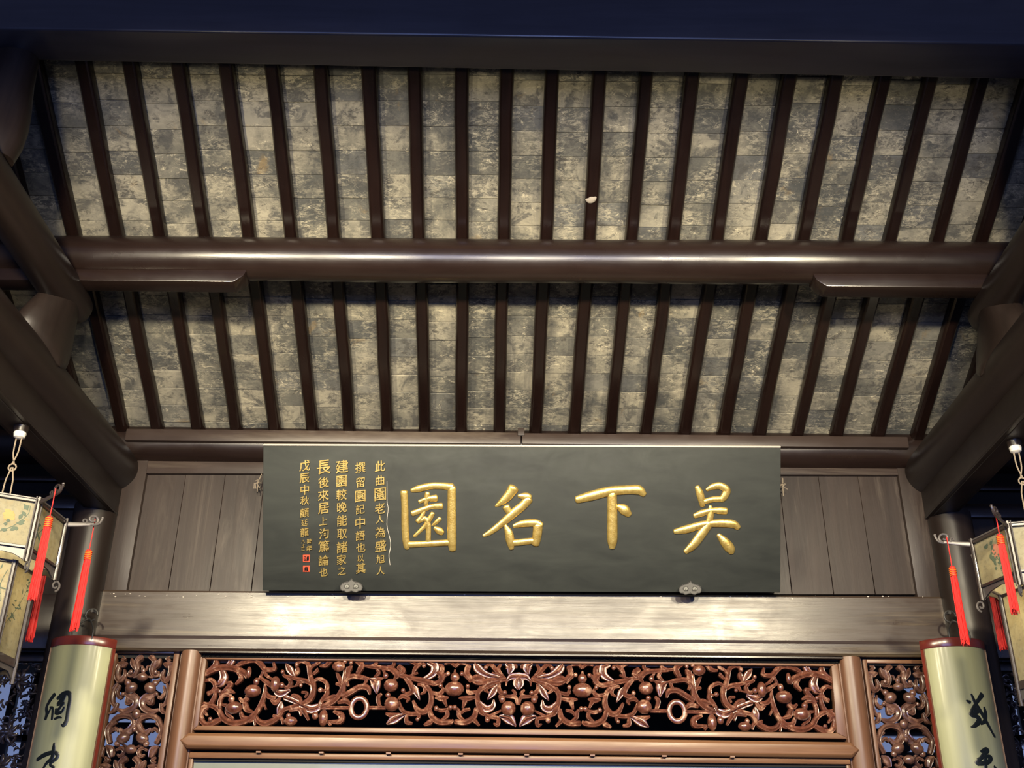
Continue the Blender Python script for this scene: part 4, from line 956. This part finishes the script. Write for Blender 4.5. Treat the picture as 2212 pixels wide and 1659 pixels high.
def tassel(px_tip, px_head0, px_head1, px_bot, y, label, r=.0165):
    t, a, b, c = aty(*px_tip, y), aty(*px_head0, y), aty(*px_head1, y), aty(*px_bot, y)
    x = (t[0]+c[0])/2
    g = thing('tassel', (x, y, c[2]), label, 'tassel')
    MB().tube([(x, y, t[2]), (x+.0008, y, (t[2]+a[2])/2), (x, y, a[2])], .0022, 6).build('cord', 'red', g, smooth=True)
    zh0, zh1 = a[2], b[2]; mb = MB(); mb.tube([(x, y, zh0+.002), (x, y, zh0-.004), (x, y, zh1)], [r*.6, r*.86, r*.86], 14); head_ = mb.build('head', 'red', g, smooth=True)
    for k, z in enumerate(np.linspace(zh0-.008, zh1+.002, 5)):
        MB().tube([(x+r*.9*math.cos(q), y+r*.9*math.sin(q), z) for q in np.linspace(0, 2*math.pi, 17)], .0018, 6, caps=False).build('band', 'orange', head_, smooth=True)
    mb = MB(); rn = random.Random(int(px_tip[0])); 
    for k in range(64):
        q = rn.uniform(0, 6.28); rr = r*math.sqrt(rn.uniform(.1, 1)); l = (zh1-c[2])*rn.uniform(.93, 1.02); sp = 1.15
        P = [np.array((x+rr*.8*math.cos(q), y+rr*.8*math.sin(q), zh1+.002))]
        for m_ in range(1, 7):
            t_ = m_/6; P.append(np.array((x+rr*(.85+.2*t_)*math.cos(q)+rn.uniform(-.0009, .0009), y+rr*(.85+.2*t_)*math.sin(q)+rn.uniform(-.0009, .0009), zh1-l*t_)))
        mb.tube(P, .0021, 4)
    mb.tube([(x, y, zh1), (x, y, c[2]+.03)], r*.72, 10)
    tag(mb.build('strands', 'red', g), kind='stuff')
lantern(-2.206, -1.165, .262, math.radians(-34), 1, 3.25, 'hexagonal wooden palace lantern with painted ochre-flower panes at the left edge', None)
lantern(2.290, -1.060, .242, math.radians(225.7), -1, 3.215, 'hexagonal wooden palace lantern with painted rose-flower panes at the right edge', None)
tassel((203, 1116), (192, 1189), (189, 1209), (163, 1362), -.985, 'red silk tassel hanging from the left lantern just above the couplet board')
tassel((118, 1055), (106, 1117), (103, 1139), (72, 1296), -1.40, 'red silk tassel in front of the left lantern side pane')
tassel((104, 1155), (98, 1195), (97, 1212), (70, 1384), -.765, 'darker red tassel half hidden behind the left lantern body')
tassel((2045, 1160), (2056, 1225), (2059, 1245), (2086, 1392), -.985, 'red silk tassel hanging from the right lantern in front of the couplet board top')
tassel((2150, 1104), (2160, 1156), (2163, 1176), (2192, 1325), -1.30, 'red silk tassel in front of the right lantern crown pane')
tassel((2137, 1230), (2137, 1232), (2137, 1240), (2166, 1402), -.78, 'darker red tassel half hidden behind the right lantern body')
# hooks and wires that carry the lanterns
for (cx_, cy_, zt_, zb_, px, lb) in ((-2.206, -1.165, zl, 3.25, 45, 'left'), (2.31, -1.06, zr, 3.215, 0, 'right')):
    g = thing('lantern_hook', (cx_, cy_, zb_), f'white insulator and looped tan wire holding the {lb} lantern under the cross beam', 'hook')
    MB().tube([(cx_, cy_, zt_), (cx_, cy_, zt_-.03)], [.034, .03], 18).build('socket', 'dark_z', g, smooth=True)
    MB().tube([(cx_, cy_, zt_-.028), (cx_, cy_, zt_-.036), (cx_, cy_, zt_-.055), (cx_, cy_, zt_-.062)], [.024, .028, .024, .012], 18).build('insulator', 'white', g, smooth=True)
    zk = zt_-.20; mb = MB()
    for s2 in (-1, 1):
        mb.tube(catmull([np.array((cx_+s2*.012, cy_, zt_-.06)), np.array((cx_+s2*.010, cy_, zt_-.13)), np.array((cx_-s2*.006, cy_, zk+.012))], 4), .0034, 6)
    mb.tube([(cx_+.017*math.cos(q), cy_, zk+.017*math.sin(q)) for q in np.linspace(0, 6.28, 17)], .0036, 6, caps=False); mb.build('upper_wire', 'wire', g, smooth=True)
    mb = MB()
    for s2 in (-1, 1):
        mb.tube([(cx_+s2*.003, cy_, zk+.0), (cx_+s2*.016, cy_, zk-.06), (cx_+s2*.02, cy_, zb_+.01)], .0034, 6)
    mb.build('lower_wire', 'wire', g, smooth=True)
    MB().tube([(cx_, cy_, zb_+.01), (cx_, cy_, zb_+.03)], .03, 14).build('cap', 'lant_wood', g, smooth=True)

# ---- small marks: paint chips along the lintel edge and the leaf caught on a rafter
mb = MB(); rn = random.Random(9)
for k in range(46):
    px = rn.choice((rn.uniform(215, 560), rn.uniform(1700, 2010), rn.uniform(560, 1700))); p = aty(px, 1283+px*.0036+rn.uniform(-2, 6), -.020)
    w_ = rn.uniform(.002, .006); mb.ball(p, w_, .0015, w_*.6, 6, 4)
tag(mb.build('paint_chips', 'stain', origin=(0, -.02, 3.24)), 'pale paint chips scattered along the top edge of the brown lintel', 'debris', kind='stuff')
p = aty(1277, 430, -1.43)
nU = np.array([0, .54, 1]); nU /= np.linalg.norm(nU); q = atp(1277, 430, np.array((0, -1.25, 4.728))-nU*.056, nU)
mb = MB(); brush(mb, [(-11, 1, 5), (-3, 2, 15), (5, 0, 13), (10, -3, 4)], lambda u, v: (q+np.array([u/450, 0, 0])+np.array([0, .88, -.475])*v/300, -nU), 1/450, depth=.25, n=6)
M['leaf'] = plain('dry_curled_leaf', (.30, .26, .21), .8)
tag(mb.build('dry_leaf', 'leaf', smooth=True), 'pale curled leaf caught on a rafter above the middle purlin', 'leaf')
